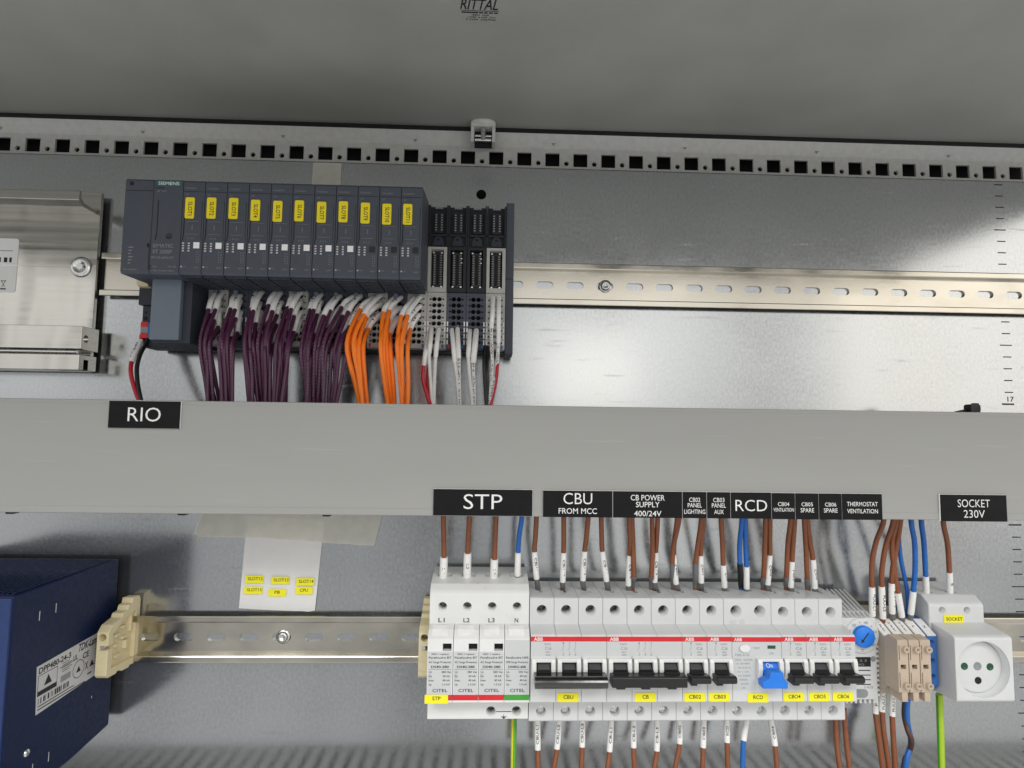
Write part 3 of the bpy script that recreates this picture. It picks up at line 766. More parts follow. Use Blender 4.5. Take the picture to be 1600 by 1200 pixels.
part('fine_print', b, 'faint print', t)
b = MB()
b.box(18.2, 38.6, -62, -20, 223.3, 270.2, 0, 0.7)
part('adapter_cover', b, 'plc cover', t)
b = MB().box(18.4, 44.7, -58, -8, 221.5, 268, 0, 0.6); b.box(38.6, 44.4, -55, -20, 226, 268, 0)
part('adapter_body', b, 'plc body', t)
b = MB().box(-6.5, 19, -34, -8, 253.5, 271, 0, 0.5); b.box(-4.6, 19, -31, -8, 240.6, 253.3, 0, 0.4); b.box(-4.6, 19, -28, -8, 222, 240.4, 0, 0.4)
pb = part('power_plug', b, 'plc body', t)
b = MB().box(-5.0, 0.4, -32, -26, 237.2, 241.0, 0, 0.3); b.box(-5.0, 0.4, -32, -26, 228.6, 232.6, 0, 0.3); b.box(-5.0, 0.4, -31.6, -26, 232.6, 237.2, 2); b.box(0.6, 6.4, -32, -26, 228.6, 240.6, 1, 0.3)
b.cyl((-2.2, -30.9, 243.8), (0, -1, 0), 1.5, 0.4, 3, 14); b.cyl((2.9, -30.9, 243.8), (0, -1, 0), 1.5, 0.4, 3, 14); b.cyl((-2.2, -30.9, 248.2), (0, -1, 0), 0.9, 0.4, 3, 12)
part('push_button', b, ['red', 'terminal blue', 'ink grey', 'hole dark'], pb)

t = thing('end_module', 'slim blue grey end module closing the row of bases', 'end module', (273, 0, 221))
b = MB().box(269.95, 276.2, -31, -7.6, 280.0, 340.8, 0, 0.5); b.box(269.95, 276.2, -32, -7.6, 221.2, 279.7, 0, 0.5)
part('housing', b, 'plc front', t)

# ------------------------------------------------------------------ end clamps
def end_clamp(x0, zc, label):
    t = thing('end_clamp', label, 'end clamp', (x0+4.7, 0, zc-20), 'cream end clamps on the rails')
    pr = [(-1.5, 29), (-3.5, 32), (-12, 32.5), (-13, 28.8), (-17, 28.4), (-18.5, 25), (-24, 24.4), (-25.5, 21.6), (-36, 19.6), (-40.5, 15.5), (-40.5, -14.5), (-38.5, -16.6), (-29, -17.2), (-27, -16), (-23, -16.4), (-21.5, -18), (-13, -18.6), (-11.5, -17.4), (-1.5, -18.4)]
    b = MB().prism_x([(y, zc+z) for y, z in pr], x0, x0+8.2, 0, 0.5)
    ob = part('body', b, 'cream', t)
    c = MB().prism_x([(y, zc+z) for y, z in [(-7, 22), (-20, 20), (-35, 13), (-35, -11), (-7, -13)]], x0+5.4, x0+11)
    c.prism_y(slot(x0+4.1, zc+12.0, 5.4, 5.2), -44, -30)
    c.box(x0+2.4, x0+12, -44, -34, zc+3, zc+6.2); c.box(x0-2, x0+5.8, -43, -40.2, zc-4.6, zc-1.2); c.box(x0-2, x0+5.8, -43, -40.2, zc-11.4, zc-9.4)
    carve(ob, c)
    b = MB()
    for y0, z0, w, h in ((-31, 9, 5, 2), (-23, 13, 6, 1.6), (-31, 2, 4, 2), (-22, 5, 5, 2), (-30, -6, 7, 2), (-18, -3, 4, 6), (-13, 8, 2, 14)):
        b.box(x0+5.2, x0+8.0, y0, y0+w, zc+z0, zc+z0+h, 0, 0.3)
    part('rib', b, 'cream', t)
    b = MB().cyl((x0+3.4, -37, zc+4.6), (0, -1, 0), 1.6, 3, 0, 12); part('screw', b, 'steel', t)
    return t
ec = end_clamp(-17.3, 0, 'cream plastic end clamp beside the dark blue power supply')
c = dup(ec, (227.8, 0, 0)); c['label'] = 'cream plastic end clamp against the surge protector'
c = dup(ec, (12, 0, RZ)); c['label'] = 'cream plastic end clamp mostly hidden behind the interface module'

# ================================================================== power supply
t = thing('power_supply', 'large dark blue power supply at the lower left edge', 'power supply', (-75, 0, -66))
pr = [(-8, -62), (-8, 60.5), (-112, 59.0), (-112, -66), (-50, -66)]
ob = part('housing', MB().prism_x(pr, -150, -24, 0, 0.8), 'psu blue', t)
b = MB()
for i in range(36): b.box(-150, -26.5, -12-i*2.75, -13.2-i*2.75, 60.2-i*0.04, 60.9-i*0.04)
for i in range(40): b.box(-149+i*3.1, -147.9+i*3.1, -109, -11, 59.6, 60.35)
part('top_grille', b, 'psu blue', t)
part('front_panel', MB().box(-150, -24.6, -114, -112.0, -65, 58.2, 0, 0.6), 'psu blue lit', t)
for y, z, h in ((-89.8, 41.4, 6), (-75, 42.2, 6), (-72.3, -53, 6), (-86.5, -52.6, 5), (-31, -32.6, 1.6)):
    part('slit', MB().box(-24.4, -23.9, y-0.3, y+0.3, z-h/2, z+h/2), 'slit painted lit', t)  # pale strips, the light in the slits put into their colour
b = MB().lathe((-24, -92.8, -40.4), (1, 0, 0), [(2.4, 0), (2.4, 0.3), (1.9, 1.1), (0.8, 1.5), (0.01, 1.5)]); part('screw', b, 'steel', t)
# rating sticker on its right side, sloping edge towards the front as it is slightly skewed
A, B_, C_, D_ = (-89.2, 9.6), (-17, 12.2), (-17, -17.4), (-87.4, -20.6)
def SP(u_, v_):
    y = (A[0]*(1-u_)+B_[0]*u_)*(1-v_)+(D_[0]*(1-u_)+C_[0]*u_)*v_
    z = (A[1]*(1-u_)+B_[1]*u_)*(1-v_)+(D_[1]*(1-u_)+C_[1]*u_)*v_
    return y, z
b = MB().add([(-23.85, *SP(0, 1)), (-23.85, *SP(1, 1)), (-23.85, *SP(1, 0)), (-23.85, *SP(0, 0))], [(0, 1, 2, 3)])
sk = part('sticker', b, 'silver print', t)
b = MB(); S = dict(ux=(0, 1, 0), uy=(0, 0, 1))
def T(s_, y, z, cap, w=None, slant=0): b.text(s_, (-23.8, y, z), cap, w, slant=slant, fat=0.025, **S)
def BX(y0, y1, z0, z1): b.add([(-23.8, y0, z0), (-23.8, y1, z0), (-23.8, y1, z1), (-23.8, y0, z1)], [(0, 1, 2, 3)])
T('DPP480-24-3', -72, 6.2, 3.6, 30); T('TDK-Lambda', -35.5, 7.6, 5.0, 28, 0.2)
T('CE', -41, 0.6, 4.0, 6.5); T('UL', -52, 2.4, 3.4, 4.5)
for z in range(5): BX(-65, -58+(z % 2)*3, 2.8-z*1.3, 3.2-z*1.3)
for z in range(9): BX(-31, -20-(z % 3)*2, 5.2-z*2.1, 5.6-z*2.1)
for y0, y1, z0, z1 in ((-87, -69.5, 3.0, 3.4), (-87, -69.5, -9.6, -6.6), (-87.2, -86.8, -9.6, 3.4), (-69.9, -69.5, -9.6, 3.4), (-38, -33.5, -14.4, -13.4)): BX(y0, y1, z0, z1)
def TRI(y, z, h): b.add([(-23.8, y-h*0.6, z), (-23.8, y+h*0.6, z), (-23.8, y, z+h)], [(0, 1, 2)])
TRI(-78, -4.6, 6); TRI(-33.6, -9.6, 4.4); TRI(-48, -8.6, 4)
for i in range(24):
    a0, a1 = 2*math.pi*i/24, 2*math.pi*(i+1)/24; q = [(-23.8, -48+r_*math.cos(a), -6.6+r_*math.sin(a)) for r_, a in ((5.6, a0), (6.1, a0), (6.1, a1), (5.6, a1))]; b.add(q, [(0, 1, 2, 3)])
T('X', -39.5, -7.4, 5, 3.4)
y = -86
while y < -57:
    w = random.choice((0.5, 0.9, 1.4)); BX(y, y+w, -14.6, -11); y += w+random.choice((0.5, 0.8, 1.6))
BX(-86, -52, -16.4, -15.8); BX(-86, -40, -18.4, -17.7)
T('MADE FOR INDUSTRIAL USE', -60, 0.8, 0.8, 14)
part('lettering', b, 'ink', sk)
b = MB().add([(-23.78, -66, -9), (-23.78, -56, -9), (-23.78, -56, -5), (-23.78, -66, -5)], [(0, 1, 2, 3)]); part('grey_field', b, 'ink grey', sk)

# ================================================================== breakers on the lower rail
def terminal_screw_mesh():
    ob = solo('terminal_screw', MB().lathe((0, 0, 0), (0, -1, 0), [(2.9, -6), (2.95, 0), (2.5, 0.6), (1.2, 0.9), (0.01, 0.9)], 0, 20), 'screw steel')
    c = MB().box(-2.6, 2.6, -2, -0.1, -0.42, 0.42); c.box(-0.42, 0.42, -2, -0.1, -2.6, 2.6)
    carve(ob, c); me = ob.data; bpy.data.objects.remove(ob); return me
TS = terminal_screw_mesh()
TSD = TS.copy(); TSD.materials.clear(); TSD.materials.append(M['screw steel shaded'])  # deep-set screws: shade of the holes put into a darker steel
def add_screw(parent, x, y, z, rot, name='terminal_screw', k=1.0):
    o = bpy.data.objects.new(name, TSD if (z > 30 or y > -43) else TS); COL.objects.link(o); o.parent = parent
    g = ORG[parent]; o.location = Vector((x-g[0], y-g[1], z-g[2]))*MM; o.rotation_euler = (0, rot, 0); o.scale = (k, k, k)
    ORG[o] = g
    return o
MOD = 17.5
def breaker(x0, n, label, sticker, sx, toggle='single', group=None, upper_z=37.4):
    """n-pole modular breaker with its left side at x0"""
    w = MOD*n
    t = thing('circuit_breaker', label, 'circuit breaker', (x0+w/2, 0, -42), group)
    pr = [(-6, -41.5), (-6, 44.6), (-46, 44.2), (-51.2, 43.6), (-52, 42.6), (-52, 25.6), (-66.2, 22.8), (-67, 22.0), (-67, -21.6), (-66.4, -22.4), (-52.4, -22.6), (-52, -23), (-52, -40.6), (-51.2, -41.5)]
    b = MB(); c = MB()
    for i in range(n):
        a = x0+MOD*i
        b.prism_x(pr, a+0.10, a+MOD-0.10, 0, 0.35, 2)
        c.cyl((a+8.75, -60, upper_z-2.4), (0, 1, 0), 3.75, 31, 0, 24); c.cyl((a+8.75, -60, -34.6), (0, 1, 0), 3.6, 26, 0, 24)
        c.cyl((a+9.3, -31, 60), (0, 0, -1), 3.9, 28, 0, 20); c.box(a+8.4, a+11.0, -39.5, -31, 36, 60)
        c.box(a+3.9, a+13.9, -80, -59, -5.6, 5.2)
        c.cyl((a+9.0, -31, -60), (0, 0, 1), 3.4, 28, 0, 16)
    ob = part('housing', b, 'device grey', t); carve(ob, c)
    b = MB().box(x0+0.12, x0+w-0.12, -67.12, -66.9, 18.4, 21.6)
    stp = part('brand_stripe', b, 'red', t)
    b = MB().text('ABB', (x0+5.2, -67.18, 20.0), 2.3, 6.2); part('lettering', b, 'white print', stp)
    b = MB().box(x0+0.3, x0+w-0.3, -67.07, -66.9, 8.6, 18.2); b.box(x0+0.3, x0+w-0.3, -67.07, -66.9, -14.0, -7.6)
    lp = part('label_panel', b, 'label panel', t)
    b = MB()
    rating = {3: 'C16', 1: 'C6'}[n]
    bx = x0+12 if n == 3 else x0+12.2
    b.text('S20%d' % n, (bx-0.5, -67.12, 16.6), 1.2, 4.6); b.text(rating, (bx, -67.12, 13.8), 2.0, 4.4); b.text('400V~', (bx, -67.12, 11.2), 1.1, 3.6)
    b.text('6000', (bx, -67.12, 9.4), 1.1, 3.2)
    for i in range(n):
        q = x0+(22.5+4.2*i if n == 3 else 6.2)
        b.text(str(1+2*i), (q, -67.12, 17.2), 1.3, 1.0); b.text(str(2+2*i), (q, -67.12, 9.6), 1.3, 1.2)
        b.box(q-0.12, q+0.12, -67.14, -67.0, 14.2, 16.2); b.box(q-0.12, q+0.12, -67.14, -67.0, 10.4, 11.8)
        b.add([(q-0.12, -67.13, 14.2), (q-1.3, -67.13, 12.2), (q-1.05, -67.13, 12.1), (q+0.12, -67.13, 14.1)], [(0, 1, 2, 3)])
    part('fine_print', b, 'ink grey', lp)
    # white lugs around each toggle
    b = MB()
    for i in range(n):
        a = x0+MOD*i
        for q in (a+0.7, a+13.8):
            b.prism_x([(-66.5, 7.4), (-69.6, 7.4), (-70.8, 5.6), (-71.2, 1), (-70.4, -4.6), (-68.8, -6.2), (-66.5, -6.2)], q, q+3.1, 0, 0.7, 3)
        b.box(a+0.7, a+16.9, -69.9, -66.5, 5.2, 7.6, 0, 0.6)
    part('toggle_guard', b, 'white plastic', t)
    # toggles, switched down
    b = MB()
    for i in range(n):
        a = x0+MOD*i
        b.prism_x([(-60, 4.8), (-66.5, 4.6), (-70.6, 0.6), (-73.5, -1.2), (-74, -5.4), (-60, -5.4)], a+4.1, a+13.7, 0, 0.3)
        b.prism_x([(-66.6, 4.3), (-67.0, 4.3), (-70.5, 0.9), (-70.2, 0.6)], a+4.9, a+12.9, 1)
    if toggle == 'gloss':
        b.prism_x([(-70, -0.6)]+[(-78.4-4.1*math.sin(q), -4.3+3.9*math.cos(q)) for q in (math.pi*i/10 for i in range(11))]+[(-72, -8.0)], x0+2.0, x0+w-1.8, 2, 0.3, 2)
    elif toggle == 'wide':
        b.prism_x([(-68, -1.0), (-78.6, -0.6), (-79.6, -1.6), (-79.6, -7.0), (-78.8, -7.9), (-68, -7.9)], x0+1.3, x0+w-0.3, 0, 0.5, 2)
        for i in range(n): b.box(x0+MOD*i+4.1, x0+MOD*i+13.7, -74.5, -66, -6, 0.5)
        for q in (0.14, 0.46, 0.8): b.box(x0+w*q-3, x0+w*q+3, -78.8, -70, -9.0, -7.6, 0, 0.3)
    else:
        b.prism_x([(-70, -1.4), (-78.6, -0.4), (-80.6, -1.2), (-80.8, -3.6), (-79.6, -5.2), (-72, -5.4)], x0+2.0, x0+15.6, 0, 0.5, 2)
        b.box(x0+2.6, x0+7.0, -77.5, -68, -7.2, -4.6, 0, 0.3)
    part('toggle', b, ['toggle', 'toggle grey', 'toggle gloss'], t)
    b = MB().prism_y(rrect(sx, sx+14.4, -21.7, -15.7, 0.7), -67.35, -66.95)
    y = part('yellow_sticker', b, 'yellow label', t)
    b = MB().text(sticker, (sx+7.4, -67.42, -18.4), 2.4, {2: 4.3, 3: 6.8, 4: 8.4}[len(sticker)]); part('lettering', b, 'ink', y)
    for i in range(n):
        add_screw(t, x0+MOD*i+8.75, -40.5, upper_z-2.4, random.uniform(0, 3))
        add_screw(t, x0+MOD*i+8.75, -47.0, -34.6, random.uniform(0, 3))
    return t
X0 = 289.95
breaker(X0, 3, 'three pole breaker with glossy black toggle bar and CBU sticker', 'CBU', 308.6, 'gloss', 'three pole breakers')
breaker(X0+52.5, 3, 'three pole breaker with flat black toggle bar and CB sticker', 'CB', 361.8, 'wide', 'three pole breakers')
breaker(X0+105, 1, 'single pole breaker with yellow CB02 sticker', 'CB02', 396.1, group='single pole breakers')
breaker(X0+122.5, 1, 'single pole breaker with yellow CB03 sticker left of the blue toggle', 'CB03', 413.3, group='single pole breakers')
breaker(X0+175, 1, 'single pole breaker with yellow CBO4 sticker right of the blue toggle', 'CBO4', 465.7, group='single pole breakers', upper_z=36.7)
breaker(X0+192.5, 1, 'single pole breaker with yellow CBO5 sticker', 'CBO5', 483.5, group='single pole breakers', upper_z=36.6)
breaker(X0+210, 1, 'single pole breaker with yellow CBO6 sticker beside the thermostat', 'CBO6', 500.2, group='single pole breakers', upper_z=36.5)

# residual current device
x0 = X0+140
t = thing('residual_current_device', 'two module residual current device with blue toggle and RCD sticker', 'circuit breaker', (x0+17.5, 0, -42))
pr = [(-6, -41.5), (-6, 44.6), (-46, 44.2), (-51.2, 43.6), (-52, 42.6), (-52, 25.6), (-66.2, 22.8), (-67, 22.0), (-67, -21.6), (-66.4, -22.4), (-52.4, -22.6), (-52, -23), (-52, -40.6), (-51.2, -41.5)]
ob = part('housing', MB().prism_x(pr, x0+0.12, x0+34.88, 0, 0.35), 'device grey', t)
c = MB()
for q in (9.2, 26.6):
    c.cyl((x0+q, -60, 34.8), (0, 1, 0), 4.1, 31, 0, 24); c.cyl((x0+q, -60, -34.9), (0, 1, 0), 3.6, 26, 0, 24)
    c.cyl((x0+q+0.5, -31, 60), (0, 0, -1), 3.4, 28, 0, 20); c.cyl((x0+q, -31, -60), (0, 0, 1), 3.4, 28, 0, 16)
c.box(x0+20.2, x0+31.4, -80, -58, -6, 5.6)
carve(ob, c)
b = MB().box(x0+0.14, x0+34.86, -67.12, -66.9, 18.2, 21.4); stp = part('brand_stripe', b, 'red', t)
part('lettering', MB().text('ABB', (x0+4.2, -67.18, 19.8), 2.2, 5.4), 'white print', stp)
b = MB().box(x0+0.4, x0+34.6, -67.07, -66.9, 8.4, 18.0); b.box(x0+0.4, x0+16.6, -67.07, -66.9, -14.4, 8.4); lp = part('label_panel', b, 'label panel', t)
b = MB()
b.text('F202 A-25', (x0+7, -67.12, 9.4), 1.4, 10); b.text('25A  0,03A', (x0+8.2, -67.12, 6.2), 1.4, 12.6)
for i, (s_, w_) in enumerate((('Un 230-400V', 10), ('Idn 0,03 A', 9), ('Im 1 kA', 8), ('Ui 500V', 9), ('10000', 6), ('EN 61008', 5), ('-25', 3))): b.text(s_, (x0+7.5+(i % 2), -67.12, 3.6-i*2.7), 1.1, w_)
b.text('TEST', (x0+17.2, -67.12, 14.0), 1.3, 5); b.text('ON', (x0+27.6, -67.12, 10.4), 1.4, 3)
part('fine_print', b, 'ink grey', lp)
b = MB().prism_y([(x0+8.7+3.7*math.cos(a), 14.0+2.6*math.sin(a)) for a in (2*math.pi*i/28 for i in range(28))], -68.6, -66.8, 0, 0.6, 3); part('test_button', b, 'white plastic', t)
b = MB().box(x0+25.0, x0+30.6, -67.3, -66.9, 13.6, 15.8, 0, 0.1); part('status_window', b, 'dark green', t)
b = MB()
for q in (x0+16.8, x0+31.5): b.prism_x([(-66.5, 7.2), (-69.6, 7.2), (-70.8, 5.4), (-71.2, 1), (-70.4, -4.6), (-68.8, -6.6), (-66.5, -6.6)], q, q+3.3, 0, 0.8, 3)
b.box(x0+16.8, x0+34.7, -69.9, -66.5, 5.6, 7.6, 0, 0.6); part('toggle_guard', b, 'white plastic', t)
b = MB().prism_x([(-58, 5.2), (-66.5, 5.2), (-70.6, 0.6), (-73.5, -1.2), (-74, -5.8), (-58, -5.8)], x0+20.4, x0+31.2, 0, 0.3)
b.prism_y([(x0+21.2, 2), (x0+30.4, 2), (x0+30.6, -2.0), (x0+33.4, -4.6), (x0+33.2, -8.6), (x0+16.0, -8.6), (x0+15.6, -4.4), (x0+20.8, -2.0)], -79, -71.5, 0, 0.8, 3)
tg = part('toggle', b, 'blue knob', t)
b = MB(); n_ = Vector((0, -0.698, 0.716)); b.text('On', (x0+25.2, -68.75, 3.0), 3.0, 4.6, ux=(1, 0, 0), uy=(0, 0.70, 0.71)); part('lettering', b, 'white print', tg)
b = MB().prism_y(rrect(440.3, 454.8, -22.3, -16.2, 0.7), -67.35, -66.95); y = part('yellow_sticker', b, 'yellow label', t)
part('lettering', MB().text('RCD', (447.6, -67.42, -18.8), 2.4, 6.8), 'ink', y)
b = MB().prism_y([(x0+7+2.9*math.cos(a), 27.2+1.3*math.sin(a)) for a in (2*math.pi*i/20 for i in range(20))], -52.3, -51.9); b.cyl((x0+13.4, -51.9, 26.9), (0, -1, 0), 2.1, 0.4, 0, 20); part('approval_stamp', b, 'label panel', t)
for q in (9.2, 26.6):
    add_screw(t, x0+q, -39.5, 34.8, random.uniform(0, 3), k=1.1); add_screw(t, x0+q, -47.5, -34.9, random.uniform(0, 3))

# ================================================================== surge protector
t = thing('surge_protector', 'white four module surge protector with STP sticker and red and green stripes', 'surge protector', (254, 0, -40))
ob = part('base', MB().prism_x([(-6, -39.5), (-6, 55.5), (-30, 55), (-46, 52), (-50.5, 48.5), (-52, 46.6), (-52, 23.5), (-40, 22), (-40, -24), (-52, -24.5), (-52, -39.5)], 218.9, 289.6, 0, 0.5), 'white plastic', t)
c = MB()
for x in (228.0, 245.5, 263.2, 281.0): c.cyl((x, -60, 37.3), (0, 1, 0), 3.25, 31, 0, 24); c.cyl((x, -30, 70), (0, 0, -1), 3.6, 26, 0, 20); c.box(x-5, x+5, -34, -26, 52.5, 60)
for x in (263.4, 281.4): c.cyl((x, -60, -34.4), (0, 1, 0), 3.5, 30, 0, 24); c.cyl((x, -30, -60), (0, 0, 1), 4, 30, 0, 16)
carve(ob, c)
b = MB()
for x, s_ in ((227.5, 'L1'), (245.2, 'L2'), (262.9, 'L3'), (280.6, 'N')): b.text(s_, (x, -52.12, 28.1), 2.9, 4.4 if len(s_) == 2 else 2.5)
b.box(267, 277.8, -52.12, -51.9, -34.7, -34.25)
b.box(272.3, 272.65, -52.12, -51.9, -39.0, -36.4); b.box(270.4, 274.6, -52.12, -51.9, -38.1, -37.75); b.add([(271.1, -52.12, -38.3), (273.9, -52.12, -38.3), (272.5, -52.12, -39.4)], [(2, 1, 0)])
part('lettering', b, 'ink', ob)
b = MB()
for x in (227.0, 244.6, 262.2, 280): b.box(x-6.2, x+6.4, -47.6, -45, 50.9, 51.25)
for x in (228.0, 245.5, 263.2, 281.0): add_screw(t, x, -41.0, 37.3, random.uniform(0, 3))
for x in (263.4, 281.4): add_screw(t, x, -42, -34.4, 0.5)
XC = (219.2, 236.9, 254.5, 272.1, 289.5)
for i in range(4):
    a, e = XC[i]+0.15, XC[i+1]-0.15
    green = i == 3
    ob = part('cartridge', MB().prism_x([(-38, 25.8), (-55, 25.6), (-60.5, 24.4), (-66, 19.6), (-66, -22.4), (-64.8, -23.2), (-38, -23.2)], a, e, 0, 0.35), 'white plastic', t, 'surge cartridge with %s stripe' % ('green' if green else 'red'))
    if not green: carve(ob, MB().box(a+10.3, a+16.4, -80, -61, 11.6, 16.6))
    b = MB().box(a+0.5, e-0.5, -66.1, -65.95, -17.0, 19.0 if green else 11.2); part('label_panel', b, 'label panel', ob)
    b = MB().prism_x([(-57.2, 25.35), (-60.8, 24.3), (-64.4, 21.2), (-64.6, 21.5), (-61, 24.7), (-57.2, 25.8)], a+2.6, e-3.6, 0, 0.1); part('pull_grip', b, 'white print', ob)
    b = MB().box(a+0.05, e-0.05, -66.14, -65.9, -20.9, -17.3); part('colour_stripe', b, 'green' if green else 'red', ob)
    if not green: part('status_flag', MB().box(a+10.4, a+16.2, -61.6, -61.05, 11.7, 16.5), 'hole dark', ob)
    b = MB(); m = (a+e)/2; yy = -66.16
    for s_, z, cap, w in (() if green else (('RED = replace', 9.6, 1.0, 11.5),))+(('Parafoudre NPE' if green else 'Parafoudre BT', 7.3, 1.35, 15.4), ('NPE Surge Protector' if green else 'AC Surge Protector', 4.3, 1.3, 15.4)): b.text(s_, (m, yy, z), cap, w)
    b.text('DS40G-600' if green else 'DS40-280', (m, yy, 1.2), 1.5, 12); b.text('DS40G-600' if green else 'DS40-280', (m+0.08, yy-0.01, 1.2), 1.5, 12)
    for j, (l_, v_) in enumerate((('Uc', '255 Vac' if green else '280 Vac'), ('In', '20 kA'), ('Imax', '40 kA'), ('Up', '1.5 kV' if green else '1.3 kV'))):
        z = -2.2-j*2.75; b.text(l_, (a+(2.3 if j != 2 else 3.0), yy, z), 1.25, 2.0 if j != 2 else 3.6); b.text(v_, (e-4.2, yy, z), 1.25, 6.6 if j == 0 else 5)
    b.box(a+1.0, e-1.0, yy, yy+0.05, -0.55, -0.4)
    for q in (0, 1): b.box(a+1.0, a+2.9, yy, yy+0.05, -6.2+q*2.2, -6.1+q*2.2)
    b.text('CITEL', (m+0.4, yy, -14.4), 2.0, 10.2)
    part('lettering', b, 'ink', ob)
b = MB().prism_y(rrect(218.2, 234.0, -22.9, -17.1, 0.5), -66.5, -66.1); y = part('yellow_sticker', b, 'yellow label', t)
part('lettering', MB().text('STP', (226.2, -66.56, -19.4), 2.4, 5.6), 'ink', y)

# ================================================================== thermostat
t = thing('thermostat', 'light grey thermostat with blue dial and comb edges behind the breakers', 'thermostat', (531, 0, -31))
b = MB().box(515.5, 547.4, -36, -7, -31, 30.5, 0, 0.8); b.box(515.5, 546.4, -45, -36, -30, 28.2, 0, 0.6)
for i in range(8):
    x = 519.3+i*3.45
    b.box(x, x+1.7, -44, -37, -33.0, -29.5, 0, 0.3); b.prism_x([(-44.6, 27.8), (-8, 40), (-8, 30), (-44.6, 26)], x, x+1.7, 0, 0.3)
for i in range(16):
    z = -28+i*3.45; b.box(546.2, 548.6, -44.2, -37, z, z+1.7, 0, 0.3)
part('housing', b, 'device grey', t)
b = MB().lathe((535.4, -45, 15.6), (0, -1, 0), [(12.6, -1), (12.6, 0.9), (12.2, 1.2), (7.6, 1.2)], 0, 48); rg = part('dial_ring', b, 'device grey', t)
b = MB()
for i, s_ in enumerate(('20', '.', '30', '.', '40', '.', '50', '.', '60')):
    a = math.radians(185-28*i)
    if s_ == '.': b.cyl((535.4+10*math.cos(a), -46.2, 15.6+10*math.sin(a)), (0, -1, 0), 0.5, 0.1, 0, 10)
    else: b.text(s_, (535.4+10*math.cos(a), -46.3, 15.6+10*math.sin(a)), 1.9, 3)
b.text('°C', (535.0, -46.3, 5.1), 1.9, 2.8); part('lettering', b, 'ink grey', rg)
b = MB().lathe((535.4, -46, 15.6), (0, -1, 0), [(7.7, 0), (7.7, 3.0), (7.2, 3.6), (0.01, 3.6)], 0, 40); kn = part('dial_knob', b, 'blue knob', t)
d_ = Vector((-0.62, 0, -0.78)); e_ = Vector((0.78, 0, -0.62)); cc = Vector((535.8, -49.7, 16.0))
b = MB().add([cc-d_*3.6+e_*0.45, cc-d_*3.6-e_*0.45, cc+d_*3.6-e_*0.45, cc+d_*3.6+e_*0.45], [(0, 1, 2, 3)]); b.add([cc+d_*5.6, cc+d_*3.2+e_*1.6, cc+d_*3.2-e_*1.6], [(0, 1, 2)])
part('pointer', b, 'ink', kn)
b = MB().box(526, 541.6, -45.3, -44.8, -6.6, 0.2, 0, 0.2); b.text('1 2 3', (534.5, -45.35, -2.2), 1.4, 8, mi=1); b.text('NO', (533.5, -45.35, -5), 1.3, 6, mi=1); part('connection_plate', b, ['black', 'faint print'], t)
b = MB()
for i in range(4): b.box(527, 541.2, -45.15, -44.9, -9.6-i*3.3, -9.0-i*3.3)
part('opening', b, 'hole dark', t)
b = MB().prism_y(slot(533, -25.6, 12, 6.2), -45.12, -44.9); b.prism_y(circle(543.6, -1.2, 2.0), -45.12, -44.9)
part('screw_recess', b, 'ink grey', t)
b = MB(); b.text('3 A', (538, -45.1, -21.2), 1.6, 4); b.text('CE', (541.6, -45.1, -21.2), 1.6, 2.4); part('lettering', b, 'ink grey', t)

# ================================================================== fuse terminals and plain terminals
def fuse_terminal(x0, label, mark):
    t = thing('fuse_terminal', label, 'fuse terminal', (x0+4, 0, -26), 'beige fuse terminals')
    b = MB().prism_x([(-6, 27), (-34.5, 24.6), (-50, 17.2), (-52, 16.2), (-52, -17), (-44, -26), (-6, -29)], x0+0.1, x0+7.9, 0, 0.3)
    part('body', b, 'beige grey', t)
    b = MB().prism_x([(-49, 15.5), (-56, 20.2), (-65.2, 19.2), (-66, 18.4), (-66, -16.2), (-65.4, -16.8), (-50, -16.8)], x0+0.25, x0+7.75, 0, 0.3)
    ob = part('lever', b, 'beige', t)
    c = MB().box(x0+2.1, x0+5.9, -70, -58, -0.6, 2.4); c.box(x0+1.0, x0+1.6, -70, -62, 5.4, 15.6); c.box(x0+1.0, x0+1.6, -70, -62, -13.2, -3.0)
    carve(ob, c)
    for z in (13.0, -11.8):
        part('test_socket', MB().lathe((x0+5.4, -65.9, z), (0, -1, 0), [(2.3, 0), (2.3, 2.4), (2.0, 2.7), (1.2, 2.7), (1.1, 0.6), (0.01, 0.6)], 0, 20), 'beige', ob)
    part('latch_foot', MB().box(x0+2.6, x0+6.8, -65.6, -52, -23, -16.6, 0, 0.4), 'beige', ob)
    b = MB().prism_x([(-35.0, 24.2), (-50.2, 16.9), (-50.5, 17.6), (-35.3, 24.9)], x0+0.5, x0+6.9); y = part('marker_strip', b, 'white print', t)
    b = MB().text(mark, (x0+3.7, -42.98, 21.4), 1.4, 9, ux=(0, -0.901, -0.433), uy=(1, 0, 0)); part('lettering', b, 'ink', y)
    return t
fuse_terminal(548.0, 'beige fuse terminal closest to the thermostat', '1 FUU')
fuse_terminal(556.1, 'middle beige fuse terminal of three', '2 FUU')
fuse_terminal(564.2, 'beige fuse terminal furthest from the thermostat', '3 FUU')
def plain_terminal(x0, matn, label, mark):
    t = thing('terminal_block', label, 'terminal block', (x0+4, 0, -26))
    b = MB().prism_x([(-6, 27), (-34.5, 24.6), (-50, 17.2), (-50.5, -18), (-44, -24), (-6, -27)], x0+0.1, x0+7.9, 0, 0.3)
    ob = part('body', b, matn, t)
    c = MB()
    for z in (12, -1, -12): c.cyl((x0+4, -60, z), (0, 1, 0), 2.2, 16, 0, 16)
    carve(ob, c)
    b = MB().prism_x([(-35.0, 24.2), (-50.2, 16.9), (-50.5, 17.6), (-35.3, 24.9)], x0+0.6, x0+7.2); y = part('marker_strip', b, 'white print', t)
    b = MB().text(mark, (x0+4, -42.98, 21.4), 1.8, 1.9, ux=(0, -0.901, -0.433), uy=(1, 0, 0)); part('lettering', b, 'ink', y)
